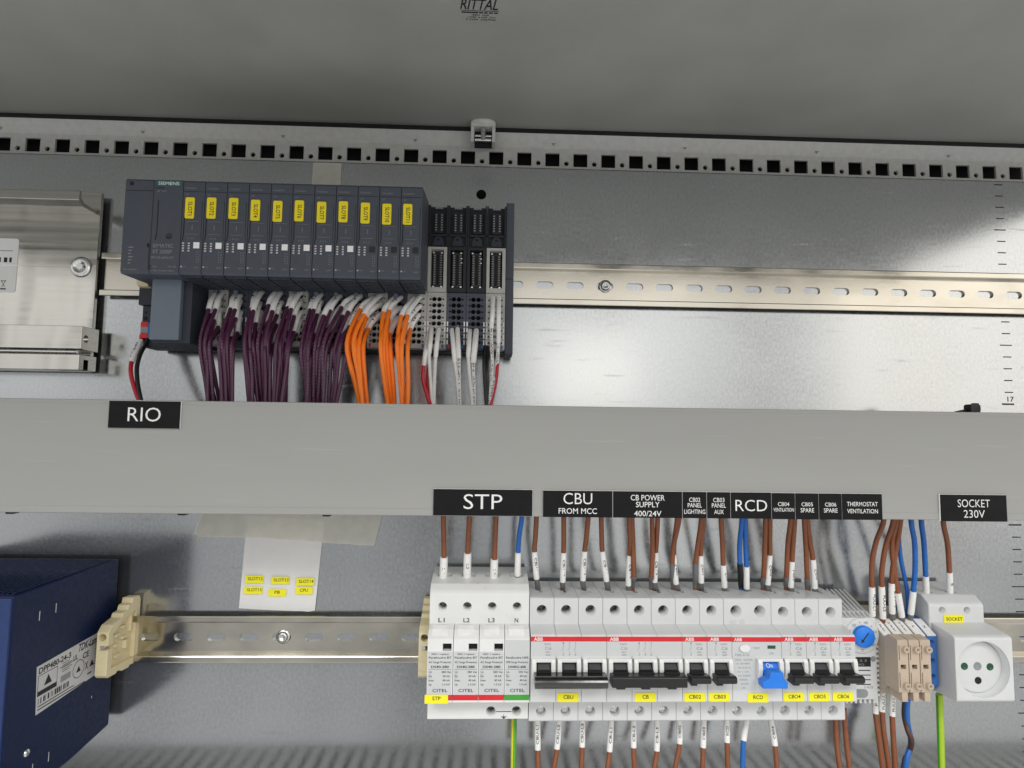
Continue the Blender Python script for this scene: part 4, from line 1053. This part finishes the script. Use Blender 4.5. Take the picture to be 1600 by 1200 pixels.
plain_terminal(572.4, 'beige', 'plain beige terminal block between the fuse terminals and the blue block', 'L')
plain_terminal(580.6, 'terminal blue', 'blue terminal block touching the socket', 'N')

# ================================================================== socket outlet
t = thing('socket_outlet', 'light grey rail mounted wall socket with round recess and SOCKET sticker', 'socket', (611, 0, -26))
ob = part('terminal_part', MB().prism_x([(-6, -25), (-6, 46), (-34, 42.5), (-41, 38), (-42, 36.4), (-42, -25)], 589.2, 631.5, 0, 1.0, 3), 'device grey', t)
c = MB()
for x in (599.4, 618.4): c.cyl((x, -60, 33.0), (0, 1, 0), 2.6, 26, 0, 20)
for x in (598.6, 617.2): c.cyl((x, -29, 60), (0, 0, -1), 3, 22, 0, 20)
carve(ob, c)
ob = part('front_block', MB().prism_x([(-41, 24.4), (-62, 21.6), (-64.2, 20.6), (-65, 19.4), (-65, -22.0), (-64.2, -23.4), (-41, -25)], 590.4, 632.4, 0, 1.2, 4), 'device grey', t)
cx, cz = 610.6, -1.4
c = MB().lathe((cx, -80, cz), (0, 1, 0), [(0.01, 0), (19.4, 0), (19.4, 15.2), (18.6, 22.0), (0.01, 22.0)], 0, 56)
carve(ob, c)
b = MB().lathe((cx, -58.2, cz), (0, -1, 0), [(18.4, 0), (18.0, 0.9), (17.2, 1.0), (0.01, 1.0)], 0, 56); ob = part('recess_plate', b, 'device grey', t)
c = MB()
c = None
b = MB()
for x, z, r in ((cx-9.4, cz+0.2, 2.2), (cx+9.4, cz-0.2, 2.2)): b.lathe((x, -59.2, z), (0, -1, 0), [(2.6, 0), (2.5, 0.25), (2.2, 0.25), (2.1, 0.06), (0.01, 0.06)], [0]*0 or 0, 20)
part('pin_shutter', b, 'dark green', ob)
b = MB().lathe((cx+0.2, -59.2, cz+0.3), (0, -1, 0), [(2.9, 0), (2.8, 0.3), (2.4, 0.3), (2.2, 0.06), (0.01, 0.06)], 0, 24); part('centre_boss', b, 'ink grey', ob)
b = MB().lathe((cx+0.2, -59.2, cz-9.6), (0, -1, 0), [(2.5, 0), (2.4, 0.3), (1.9, 0.3), (1.7, 0.06), (0.01, 0.06)], 0, 24); part('earth_hole', b, 'hole dark', ob)
b = MB().prism_y(rrect(600.2, 615.4, 23.2, 29.8, 0.7), -42.5, -42.0); y = part('yellow_sticker', b, 'yellow label', t)
part('lettering', MB().text('SOCKET', (608, -42.58, 26.8), 2.3, 12.4), 'ink', y)
WIRES = [
 ('brown',[(226.8,-46,100.1),(227.1,-42,83.9),(227.3,-38,69.1),(226.8,-34,50.8),(226.6,-30,46.1)],(2, 3),'L1',1.9,2.9,1,'up','brown wire with white sleeve marked L1 dropping into the surge protector','grey'),
 ('brown',[(245.7,-46,100.3),(245.1,-42,84),(244.7,-38,72.2),(244.4,-34,54.1),(244.5,-30,46.2)],(2, 3),'L2',1.9,2.9,1,'up','brown wire with white sleeve marked L2 dropping into the surge protector','grey'),
 ('brown',[(265.1,-46,100.4),(264.7,-42,81.8),(264.5,-38,67.9),(264.1,-34,50.6),(264.1,-30,46.3)],(2, 3),'L3',1.9,2.9,1,'up','brown wire with white sleeve marked L3 dropping into the surge protector','grey'),
 ('blue',[(284,-46,100.6),(282.5,-42,86.6),(281.9,-38,72.9),(281.9,-34,55.2),(282.8,-30,45.9)],(2, 3),'',1.8,2.3,1,'up','blue wire with blank white sleeve dropping into the N terminal of the surge protector','grey'),
 ('brown',[(294.6,-46,99.7),(294.3,-42,84.3),(294.1,-38,73.6),(296.2,-34,53),(297.5,-30,45)],(2, 3),'CBU-L1',1.85,2.2,1,'up','brown wire with sleeve CBU-L1 above the first pole of the CBU breaker','grey'),
 ('brown',[(314.7,-46,99.9),(315.3,-42,84.5),(315.7,-38,73),(315.7,-34,50.8),(316.3,-30,45.1)],(2, 3),'CBU-L2',1.85,2.2,1,'up','brown wire with sleeve CBU-L2 above the middle pole of the CBU breaker','grey'),
 ('brown',[(332.7,-46,100),(331.9,-42,83.7),(331.4,-38,74.1),(330.8,-34,52),(332.2,-30,45.1)],(2, 3),'CBU-L3',1.85,2.2,1,'up','brown wire with sleeve CBU-L3 above the last pole of the CBU breaker','grey'),
 ('brown',[(342.3,-46,100.1),(343.4,-42,84.7),(344.6,-38,74.2),(348.6,-34,51.5),(350.5,-30,43.8)],(2, 3),'CB-L1',1.85,2.2,1,'up','brown wire with sleeve CB-L1 leaning right above the CB breaker','grey'),
 ('brown',[(363,-46,99.4),(364.7,-42,81.1),(365.2,-38,71.2),(365,-34,48.4),(367.2,-30,43.4)],(2, 3),'CB-L2',1.85,2.2,1,'up','brown wire with sleeve CB-L2 above the middle pole of the CB breaker','grey'),
 ('brown',[(384.1,-46,99.5),(384.5,-42,84.9),(384.8,-38,73.6),(384.9,-34,51),(387.1,-30,43.5)],(2, 3),'CB-L3',1.85,2.2,1,'up','brown wire with sleeve CB-L3 above the last pole of the CB breaker','grey'),
 ('brown',[(398.6,-46,99.6),(398,-42,85),(398.3,-38,72.1),(401.1,-34,49.7),(403.6,-30,44)],(2, 3),'CB02',1.85,2.2,1,'up','brown wire with sleeve CB02 bending into the CB02 breaker','grey'),
 ('brown',[(418.4,-46,99.8),(418,-42,82.8),(418.6,-38,71.5),(420.2,-34,50.7),(421.7,-30,44.5)],(2, 3),'CB03',1.85,2.2,1,'up','brown wire with sleeve CB03 entering the CB03 breaker','grey'),
 ('brown',[(431.4,-46,99.9),(433.7,-42,80.6),(435.6,-38,64.6),(437.9,-34,47.5),(439.5,-30,43.6)],(2, 3),'RCD',1.85,2.2,1,'up','brown wire with sleeve RCD entering the residual current device','grey'),
 ('blue',[(449.6,-46,100),(451.3,-42,80.7),(453.2,-38,63.5),(454.8,-34,46.6),(456.6,-30,42.8)],(2, 3),'',1.85,2.2,1,'up','blue wire with blank white sleeve entering the residual current device','grey'),
 ('brown',[(468.2,-46,100.2),(469.6,-42,85.5),(471.1,-38,72.1),(471,-34,49.5),(473.9,-30,42.8)],(2, 3),'CB04',1.85,2.2,1,'up','brown wire with sleeve CB04 entering the CB04 breaker','grey'),
 ('brown',[(486.8,-46,100.3),(487.3,-42,83.3),(488,-38,67.5),(488.7,-34,47.7),(491.7,-30,41.9)],(2, 3),'CB04',1.85,2.2,1,'up','brown wire with white sleeve entering the CB05 breaker','grey'),
 ('brown',[(496.4,-46,100.4),(500.3,-42,81.9),(504,-38,69),(507.1,-34,47),(510.3,-30,42)],(2, 3),'CB05',1.85,2.2,1,'up','brown wire with white sleeve entering the CB06 breaker, last of the breaker row','grey'),
 ('brown',[(365.1,-46,99.4),(366.8,-42,77.8),(368.2,-38,56.1),(369,-34,54.2),(368.9,-30,47.2)],None,'',1.85,2.2,2,'up','sleeveless brown wire behind the CB-L2 sleeve','grey'),
 ('brown',[(380,-46,99.5),(381.3,-42,73.3),(381.3,-38,56.1),(382.4,-34,53.8),(383.6,-30,46.7)],None,'',1.85,2.2,2,'up','sleeveless brown wire beside the CB-L3 sleeve','grey'),
 ('brown',[(400.1,-46,99.6),(397.3,-42,80.4),(397.2,-38,65.6),(398.8,-34,54.4),(400.2,-30,47.3)],None,'',1.85,2.2,2,'up','sleeveless brown wire behind the CB02 sleeve','grey'),
 ('brown',[(416.8,-46,99.8),(415.3,-42,80.5),(414.8,-38,65.7),(415.9,-34,54.4),(417.1,-30,47.4)],None,'',1.85,2.2,2,'up','sleeveless brown wire beside the CB03 sleeve','grey'),
 ('blue',[(447.2,-46,100),(446.7,-42,80.7),(448.3,-38,65.8),(450.4,-34,54.1),(452.2,-30,47)],None,'',1.85,2.2,2,'up','blue wire without sleeve ending in a black ferrule at the residual current device','black'),
 ('brown',[(464.8,-46,100.2),(466.2,-40.7,75.9),(467.3,-35.3,55.4),(469.3,-30,48)],None,'',1.85,2.2,2,'up','sleeveless brown wire beside the CB04 sleeve','grey'),
 ('brown',[(483.9,-46,100.3),(483.9,-40.7,80.7),(484.9,-35.3,55.5),(487.1,-30,48.1)],None,'',1.85,2.2,2,'up','sleeveless brown wire entering the CB05 breaker','grey'),
 ('brown',[(494.1,-46,100.4),(497.5,-40.7,80.8),(500.8,-35.3,54.7),(503.7,-30,47.2)],None,'',1.85,2.2,2,'up','sleeveless brown wire entering the CB06 breaker','grey'),
 ('brown',[(553.3,-48,100.2),(548.2,-46,83.9),(545.7,-44,67.6),(546.3,-42,49.9),(548.4,-38,27.8)],(3, 4),'FUU-L1',1.8,2.25,None,'up','brown wire with sleeve FUU-L1 above the first fuse terminal','grey'),
 ('brown',[(560.6,-48,100.2),(555.3,-46,80.7),(553.1,-44,63),(553.8,-42,50.3),(556.4,-38,25.9)],(3, 4),'FUU-L2',1.8,2.25,None,'up','brown wire with sleeve FUU-L2 above the second fuse terminal','grey'),
 ('brown',[(565.9,-48,100.3),(563.1,-46,78.4),(561.4,-44,63.9),(561.6,-42,52.7),(563.7,-38,29.7),(566.6,-34,22.9)],(3, 4),'FUU-L3',1.8,2.25,1,'up','brown wire with sleeve FUU-L3 above the third fuse terminal','grey'),
 ('brown',[(563,-48,100.3),(560.3,-46,83),(562.4,-44,63),(566,-42,45.7),(571,-38,27.3),(574,-34,21.9)],(3, 4),'L',1.8,2.25,1,'up','brown wire with short tilted sleeve above the fourth terminal block','grey'),
 ('blue',[(574,-48,99.4),(577.4,-46,83.2),(578.4,-44,63.1),(577.8,-42,46.7),(578,-38,29.2),(579.5,-34,22)],(3, 4),'N',1.8,2.25,1,'up','curved blue wire with tilted white sleeve above the blue terminal block','grey'),
 ('blue',[(569.5,-40,88.2),(570.3,-40,71.6),(574.5,-38,54.6),(577.4,-36,42.3),(579.9,-32,23.2)],None,'',1.5,2.2,None,'up','thin violet blue wire between the brown fuse wires and the curved blue wire','black'),
 ('blue',[(584.6,-44,98.4),(588.8,-40,82.2),(593.5,-34,56.2),(596.4,-30,41.3),(597.1,-29,36.8)],(2, 3),'',1.8,2.2,1,'up','blue wire with blank white sleeve entering the left terminal of the socket','grey'),
 ('brown',[(601.6,-44,98.1),(607.1,-40,81.3),(612.2,-34,59.1),(615,-30,41.4),(615.3,-29,36.8)],(2, 3),'I',1.8,2.2,1,'up','brown wire with white sleeve entering the right terminal of the socket','grey'),
 ('brown',[(298,-30,-48.8),(298.3,-33.3,-69.6),(298.3,-36.7,-80.6),(298.6,-40,-96.4)],(0, 1),'CBU-L1',1.85,2.2,None,'dn','brown wire with white sleeve below the first pole of the CBU breaker','grey'),
 ('brown',[(314.3,-30,-48.8),(312.3,-33.3,-69),(309.8,-36.7,-80.6),(307.1,-40,-96.4)],(0, 1),'CBU-L2',1.85,2.2,None,'dn','brown wire with white sleeve below the middle pole of the CBU breaker','grey'),
 ('brown',[(331.4,-30,-48.9),(330.8,-33.3,-67.7),(329.7,-36.7,-80.8),(327.8,-40,-96.6)],(0, 1),'CBU-L3',1.85,2.2,None,'dn','brown wire with white sleeve below the last pole of the CBU breaker','grey'),
 ('brown',[(353.1,-30,-49),(351,-33.3,-71),(348.8,-36.7,-80.9),(344.9,-40,-96.7)],(0, 1),'CB-L1',1.85,2.2,None,'dn','brown wire with white sleeve below the first pole of the CB breaker','grey'),
 ('brown',[(369.6,-30,-49),(368.8,-33.3,-68.4),(368.5,-36.7,-81),(368.6,-40,-96.9)],(0, 1),'CB-L2',1.85,2.2,None,'dn','brown wire with white sleeve below the middle pole of the CB breaker','grey'),
 ('brown',[(387.1,-30,-49.1),(386,-33.3,-70.7),(383,-36.7,-81.1),(378.3,-40,-97)],(0, 1),'CB-L3',1.85,2.2,None,'dn','brown wire with white sleeve below the last pole of the CB breaker','grey'),
 ('brown',[(403.8,-30,-49.2),(402.9,-33.3,-65.8),(398.9,-36.7,-79),(393.2,-40,-97.1)],(0, 1),'CB02',1.85,2.2,None,'dn','brown wire with white sleeve marked CB02 below the CB02 breaker','grey'),
 ('brown',[(422.3,-30,-49.2),(420.5,-33.3,-68.6),(418.7,-36.7,-81.3),(416.6,-40,-97.3)],(0, 1),'CB03',1.85,2.2,None,'dn','brown wire with white sleeve marked CB03 below the CB03 breaker','grey'),
 ('brown',[(439.6,-30,-49.3),(438.4,-33.3,-65.1),(437.4,-36.7,-81.4),(436.3,-40,-97.4)],(0, 1),'RCD',1.85,2.2,None,'dn','brown wire with white sleeve marked RCD below the residual current device','grey'),
 ('blue',[(455,-30,-49.3),(450.8,-33.3,-63.8),(448.3,-36.7,-81.5),(445.7,-40,-97.5)],(0, 1),'',1.85,2.2,None,'dn','blue wire with blank white sleeve below the residual current device','grey'),
 ('brown',[(473,-30,-49.4),(474.4,-33.3,-67.5),(473.9,-36.7,-81.7),(473,-40,-97.7)],(0, 1),'CB04',1.85,2.2,None,'dn','brown wire with white sleeve marked CB04 below the CB04 breaker','grey'),
 ('brown',[(522.4,-30,-48.7),(521.2,-33.3,-67.8),(520.9,-36.7,-82),(520.4,-40,-98.1)],None,'',1.85,2.2,None,'dn','left of two bare brown wires below the CB06 breaker','grey'),
 ('brown',[(529.3,-30,-47.7),(528.6,-33.3,-67.8),(528.2,-36.7,-82),(527.6,-40,-98.1)],None,'',1.85,2.2,None,'dn','right of two bare brown wires below the CB06 breaker','grey'),
 ('brown',[(553.4,-30,-32.5),(552.2,-32,-45.6),(552.2,-34,-57.1),(553.7,-36,-82.5),(553.7,-38,-99.4)],(0, 1),'F',1.85,2.2,None,'dn','brown wire with white sleeve running down beside the thermostat','grey'),
 ('brown',[(559.2,-30,-30.2),(557.3,-32,-44.2),(556.8,-34,-58.5),(558.5,-36,-82.5),(559,-38,-99.5)],(0, 1),'FUU-L',1.85,2.2,None,'dn','brown wire with white sleeve below the first fuse terminal','grey'),
 ('brown',[(567.1,-30,-30.2),(564.9,-32,-47.4),(563.8,-34,-60.8),(563.1,-36,-82.6),(562.3,-38,-99.5)],(0, 1),'FUU-L',1.85,2.2,None,'dn','brown wire with white sleeve below the second fuse terminal','grey'),
 ('blue',[(580.6,-30,-30.2),(576.8,-32,-38.7),(575.2,-34,-50.7),(577.8,-33,-65.5),(572.4,-36,-75.4),(570.5,-36,-84.9),(568,-36,-100.7)],None,'',1.85,2.2,None,'dn','blue wire twisted round a dark brown wire below the fuse terminals','grey'),
 ('dark',[(577.2,-30,-32.5),(574.9,-31,-47),(573.1,-37,-55.3),(575.1,-38,-62.6),(576,-33,-73.2),(572.3,-33,-80.5),(568.8,-34,-101.8)],None,'',1.85,2.2,None,'dn','dark brown wire twisted round a blue wire below the fuse terminals','grey'),
 ('yg',[(280.9,-30,-50.1),(280.6,-33.3,-66.6),(280.4,-36.7,-80.5),(280,-40,-96.2)],None,'',2,2.2,None,'dn','yellow and green earth wire below the surge protector','grey'),
 ('yg2',[(603.3,-30,-37.3),(600.7,-33.3,-56.7),(597.8,-36.7,-82.4),(595.6,-40,-98.6)],None,'',2.4,2.2,None,'dn','green and yellow earth wire below the socket','grey'),
 ('white',[(213.8,-32,239.6),(214.4,-46,227.2),(213.8,-46,219),(214.3,-46,208),(216.9,-46,180.6),(217.5,-48,174.8)],(0, 2),'',1.35,1.75,None,'plc','white wire with white sleeve leaving the first open terminal base','grey'),
 ('white',[(219.4,-32,239.7),(219.4,-46,227.2),(218.6,-46,216.2),(218.1,-46,201),(218,-46,180.6),(218.2,-48,174.9)],(0, 2),'',1.35,1.75,None,'plc','second white wire from the first open terminal base, sleeve to its right','grey'),
 ('red',[(210.8,-32,232.6),(211,-46,219.9),(210,-46,209.9),(209.5,-46,199.9),(212.2,-46,189.9),(215,-46,180.5),(215.6,-48,174.8)],(0, 2),'',1.35,1.75,None,'plc','red wire curving outwards from a pale sleeve beside the orange wires','grey'),
 ('red',[(213,-36,216.4),(212.6,-42,206),(212.4,-43,197.3),(214,-45,189.1),(216.1,-47,180),(216.5,-48,174.8)],None,'',1.2,1.75,None,'plc','thin red wire inside the curve of the red wire beside the orange wires','grey'),
 ('white',[(229.2,-32,239.9),(231.5,-46,225.1),(232.8,-46,212.6),(234.5,-46,201.2),(236.7,-46,180.4),(237.1,-48,175.1)],(0, 2),'',1.35,1.75,None,'plc','white wire from the left hole of the second open terminal base','grey'),
 ('print',[(233.5,-32,241),(235.1,-46,225.1),(235.8,-46,215.6),(236.2,-46,201.2),(237.1,-46,180.4),(237.4,-48,175.1)],(0, 2),'',1.35,1.75,None,'plc','white printed wire from the right hole of the second open terminal base','grey'),
 ('white',[(243.2,-32,239.2),(243.1,-46,225.3),(242.8,-46,216.6),(244.1,-46,201.4),(246.4,-46,180.5),(246.8,-48,175.3)],(0, 2),'',1.35,1.75,None,'plc','white wire from the left hole of the third open terminal base','grey'),
 ('print',[(248.1,-32,239.3),(247.5,-46,225.4),(246.6,-46,212.4),(247.2,-46,199),(248,-46,180.5),(248.2,-48,175.3)],(0, 2),'',1.35,2.2,None,'plc','white printed wire from the right hole of the third open terminal base','grey'),
 ('print',[(260.5,-32,265.5),(260.2,-46,249.7),(259.6,-46,238.6),(260.1,-46,223.2),(260.6,-46,206.9),(258.5,-46,180.7),(258.5,-48,175.4)],(0, 2),'',1.35,1.75,None,'plc','white printed wire from the upper left hole of the last terminal base','grey'),
 ('print',[(265,-32,265.6),(264.9,-46,249.8),(265,-46,227.6),(263.7,-46,206.9),(261.1,-46,191.2),(259.6,-46,180.7),(259.7,-48,175.4)],(0, 2),'',1.35,1.75,None,'plc','white printed wire from the upper right hole of the last terminal base','grey'),
 ('red',[(265.1,-32,225.2),(264.5,-46,211.3),(263.3,-46,197.9),(260.5,-46,184.5),(259.7,-48,175.4)],None,'',1.35,1.75,None,'plc','red wire at the far right below the last terminal base','grey'),
 ('black',[(255.3,-32,227.5),(254.5,-46,212.1),(255.9,-46,192),(256.8,-46,180.7),(256.9,-48,175.4)],None,'',1.35,1.75,None,'plc','outer of two black wires below the last terminal base','grey'),
 ('black',[(257.2,-32,227.5),(256.8,-46,208.7),(257.5,-46,192.1),(258.2,-46,180.7),(258.3,-48,175.4)],None,'',1.35,1.75,None,'plc','inner of two black wires below the last terminal base','grey'),
 ('red',[(-5.6,-28,231.2),(-5.2,-30,226.9),(-5.1,-36,217.9),(-4.2,-42,209),(-1.8,-46,200.2),(2.4,-48,189.8),(7.2,-50,180.6),(9,-50,174.1)],(1, 3),'CC.B-02',1.5,2.1,None,'plc','red wire with a printed white sleeve left of the interface module','grey'),
 ('black',[(-1.2,-28,229.3),(-1.3,-30,224.6),(-0.9,-37,215.9),(0.5,-43,205.2),(4.1,-47,192.7),(8.8,-50,180.6),(10.3,-50,174.2)],None,'',1.5,1.75,None,'plc','black wire beside the red wire left of the interface module','grey'),
]

# ================================================================== wires
WM = dict(brown='wire brown', blue='wire blue', dark='wire dark', white='wire white', red='wire red', black='wire black', print='wire white', purple='wire purple', orange='wire orange')
def make_wire(col, pts, sl, txt, r, rs, boot, kind, label, bcol, group=None, cat='wire'):
    P = [Vector(p) for p in pts]
    if kind == 'up': P = [P[0]+Vector((0, -1, 22))]+P+[P[-1]+Vector((0, 0, -7))]; off = 1
    elif kind == 'dn': P = [P[0]+Vector((0, 0, 5))]+P; off = 1
    else: P = [P[0]+Vector((0.5, 7, 1.5))]+P+[P[-1]+Vector((0, 0, -10))]; off = 1
    sp_, ix = spline(P, 5)
    t = thing('wire', label, cat, tuple(sp_[-1]), group)
    two = None; mats = [WM.get(col)] if col in WM else None
    if col == 'yg': mats = ['wire green', 'wire yellow']; two = (lambda f: 0.24 < f < 0.75, 1)
    if col == 'yg2': mats = ['wire lime', 'wire green']; two = (lambda f: 0.33 < f < 0.45, 1)
    q = MB().tube(sp_, r, 0, 10 if len(sp_) < 60 else 8, two=two)
    part('insulation', q, mats, t)
    if sl:
        a, c = ix[sl[0]+off], ix[sl[1]+off]
        seg = sp_[a:c+1]
        s_ = part('marker_sleeve', MB().tube(seg, [rs*(1.0 if 0 < i < len(seg)-1 else 0.97) for i in range(len(seg))], 0, 12), 'sleeve', t)
        if txt:
            L = (seg[-1]-seg[0]); d = L.normalized(); m = (seg[0]+seg[-1])/2
            if kind == 'plc': m = seg[len(seg)//2]
            if kind == 'up': ux = d
            else: ux = -d
            fr_ = Vector((0, -1, 0)); fr_ = (fr_-ux*fr_.dot(ux)).normalized()
            uy = fr_.cross(ux)
            wd = min(L.length*0.78, 2.1*len(txt))
            sh = {'up': 0.5, 'dn': 0.0}.get(kind, 0)
            b = MB().text(txt, m+fr_*(rs+0.06)-uy*(-0.25), 1.75, wd, ux=ux, uy=uy, wrap=rs)
            part('lettering', b, 'ink', s_)
    if boot:
        a = ix[boot+off+1] if False else ix[(sl[1] if sl else boot)+off]
        c = ix[-2]
        seg = sp_[a:c+3]
        part('ferrule', MB().tube(seg, [rs*0.95]*max(1, len(seg)-2)+[rs*0.8]*2 if len(seg) > 2 else rs*0.95, 0, 12), 'black' if bcol == 'black' else 'ferrule grey', t)
    if col in ('purple', 'orange') and random.random() < 0.5:      # faint printed marking along the insulation
        b = MB(); i0 = ix[3]
        for i in range(i0, len(sp_)-8):
            for f in (0.2, 0.7):
                p = sp_[i].lerp(sp_[i+1], f)+Vector((random.uniform(-0.3, 0.3), -r-0.05, 0)); hh = random.uniform(0.25, 0.5)
                b.add([(p.x-0.22, p.y, p.z-hh), (p.x+0.22, p.y, p.z-hh*0.6), (p.x+0.22, p.y, p.z+hh), (p.x-0.22, p.y, p.z+hh*0.5)], [(0, 1, 2, 3)])
        if b.v and col == 'purple': part('printed_marking', b, 'faint print', t)
    if col == 'print':
        b = MB()
        for i in range(ix[2+off], len(sp_)-4):
            for f in (0.1, 0.4, 0.75):
                if random.random() < 0.25: continue
                p = sp_[i].lerp(sp_[i+1], f); p = p+Vector((random.uniform(-0.4, 0.4), -r-0.06, 0)); hh = random.uniform(0.3, 0.6); ww = random.uniform(0.25, 0.5)
                b.add([(p.x-ww, p.y, p.z-hh), (p.x+ww, p.y, p.z-hh*0.6), (p.x+ww, p.y, p.z+hh), (p.x-ww, p.y, p.z+hh*0.5)], [(0, 1, 2, 3)])
        part('printed_marking', b, 'ink', t)
    return t
for w in WIRES: make_wire(*w)

# bundles leaving the input modules
rnd = random.Random(11)
DESTX = [(56.5, 65.0), (68.2, 76.7), (87.6, 95.3), (95.7, 103.0), (106.1, 113.4), (126.5, 131.1), (131.6, 136.2), (140.7, 151.7), (165.8, 171.3), (184.4, 190.0), (195.0, 200.6)]
MIDX = [(49.6, 61.6), (65.1, 75.8), (83.3, 92.8), (92.8, 103.6), (105.7, 116.5), (123.2, 131.9), (131.0, 140.5), (140.4, 155.8), (156.1, 168.4), (178.3, 188.3), (190.2, 200.2)]
for k in range(11):
    purple = k < 8
    n = 8 if purple else 6
    xc = SLOTX+15*k+7.5
    lean = 1.0-0.3*k if k < 8 else -3.6
    for j in range(n):
        col = j % 2; row = j//2                     # row 0 = topmost terminals, hanging outermost
        xt = xc-1.95+3.9*col+rnd.uniform(-0.8, 0.8)
        zt = 266-row*(6.3 if purple else 7.5)-rnd.uniform(0, 4.0)
        f = min(1, max(0, (col*0.45+row*0.14)+rnd.uniform(-0.1, 0.2)))
        m0_, m1_ = MIDX[k]; d0_, d1_ = DESTX[k]
        xm_ = m0_+(m1_-m0_)*f; xd = d0_+(d1_-d0_)*min(1, max(0, f+rnd.uniform(-0.2, 0.2)))
        ln = rnd.uniform(0.65, 1.2); out = (17-2.0*row)*ln
        p0 = Vector((xt, -33, zt))
        xs = xt*0.6+xm_*0.4+lean+rnd.uniform(-0.8, 0.8)
        p2 = Vector((xs, -33-out*0.92, zt-16.5*ln))
        p1 = p0.lerp(p2, 0.5)+Vector((0, -1.6, 1.0))
        yo = min(-56, p2.y-5)-rnd.uniform(0, 5)
        p3 = Vector((xm_, yo, min(p2.z-11, 222+rnd.uniform(-3, 3))))
        yd = -54+rnd.uniform(-7, 7)
        p4 = Vector((xm_*0.4+xd*0.6+rnd.uniform(-0.5, 0.5), (yo+yd)/2, 196+rnd.uniform(-2, 2)))
        p5 = Vector((xd, yd, 178))
        kind_ = 'violet' if purple else 'orange'
        lab = kind_+' wires with white sleeves in the bundle below the SLOT%d module' % (k+1)
        lab1 = lab.replace('wires', 'wire').replace('sleeves', 'sleeve')
        make_wire('purple' if purple else 'orange', [p0, p1, p2, p3, p4, p5], (0, 2), ('%d' % rnd.randint(11, 17)) if (rnd.random() < 0.35) else '', 1.42 if purple else 1.6, rnd.uniform(1.85, 2.15), None, 'plc', lab1, 'grey', lab)
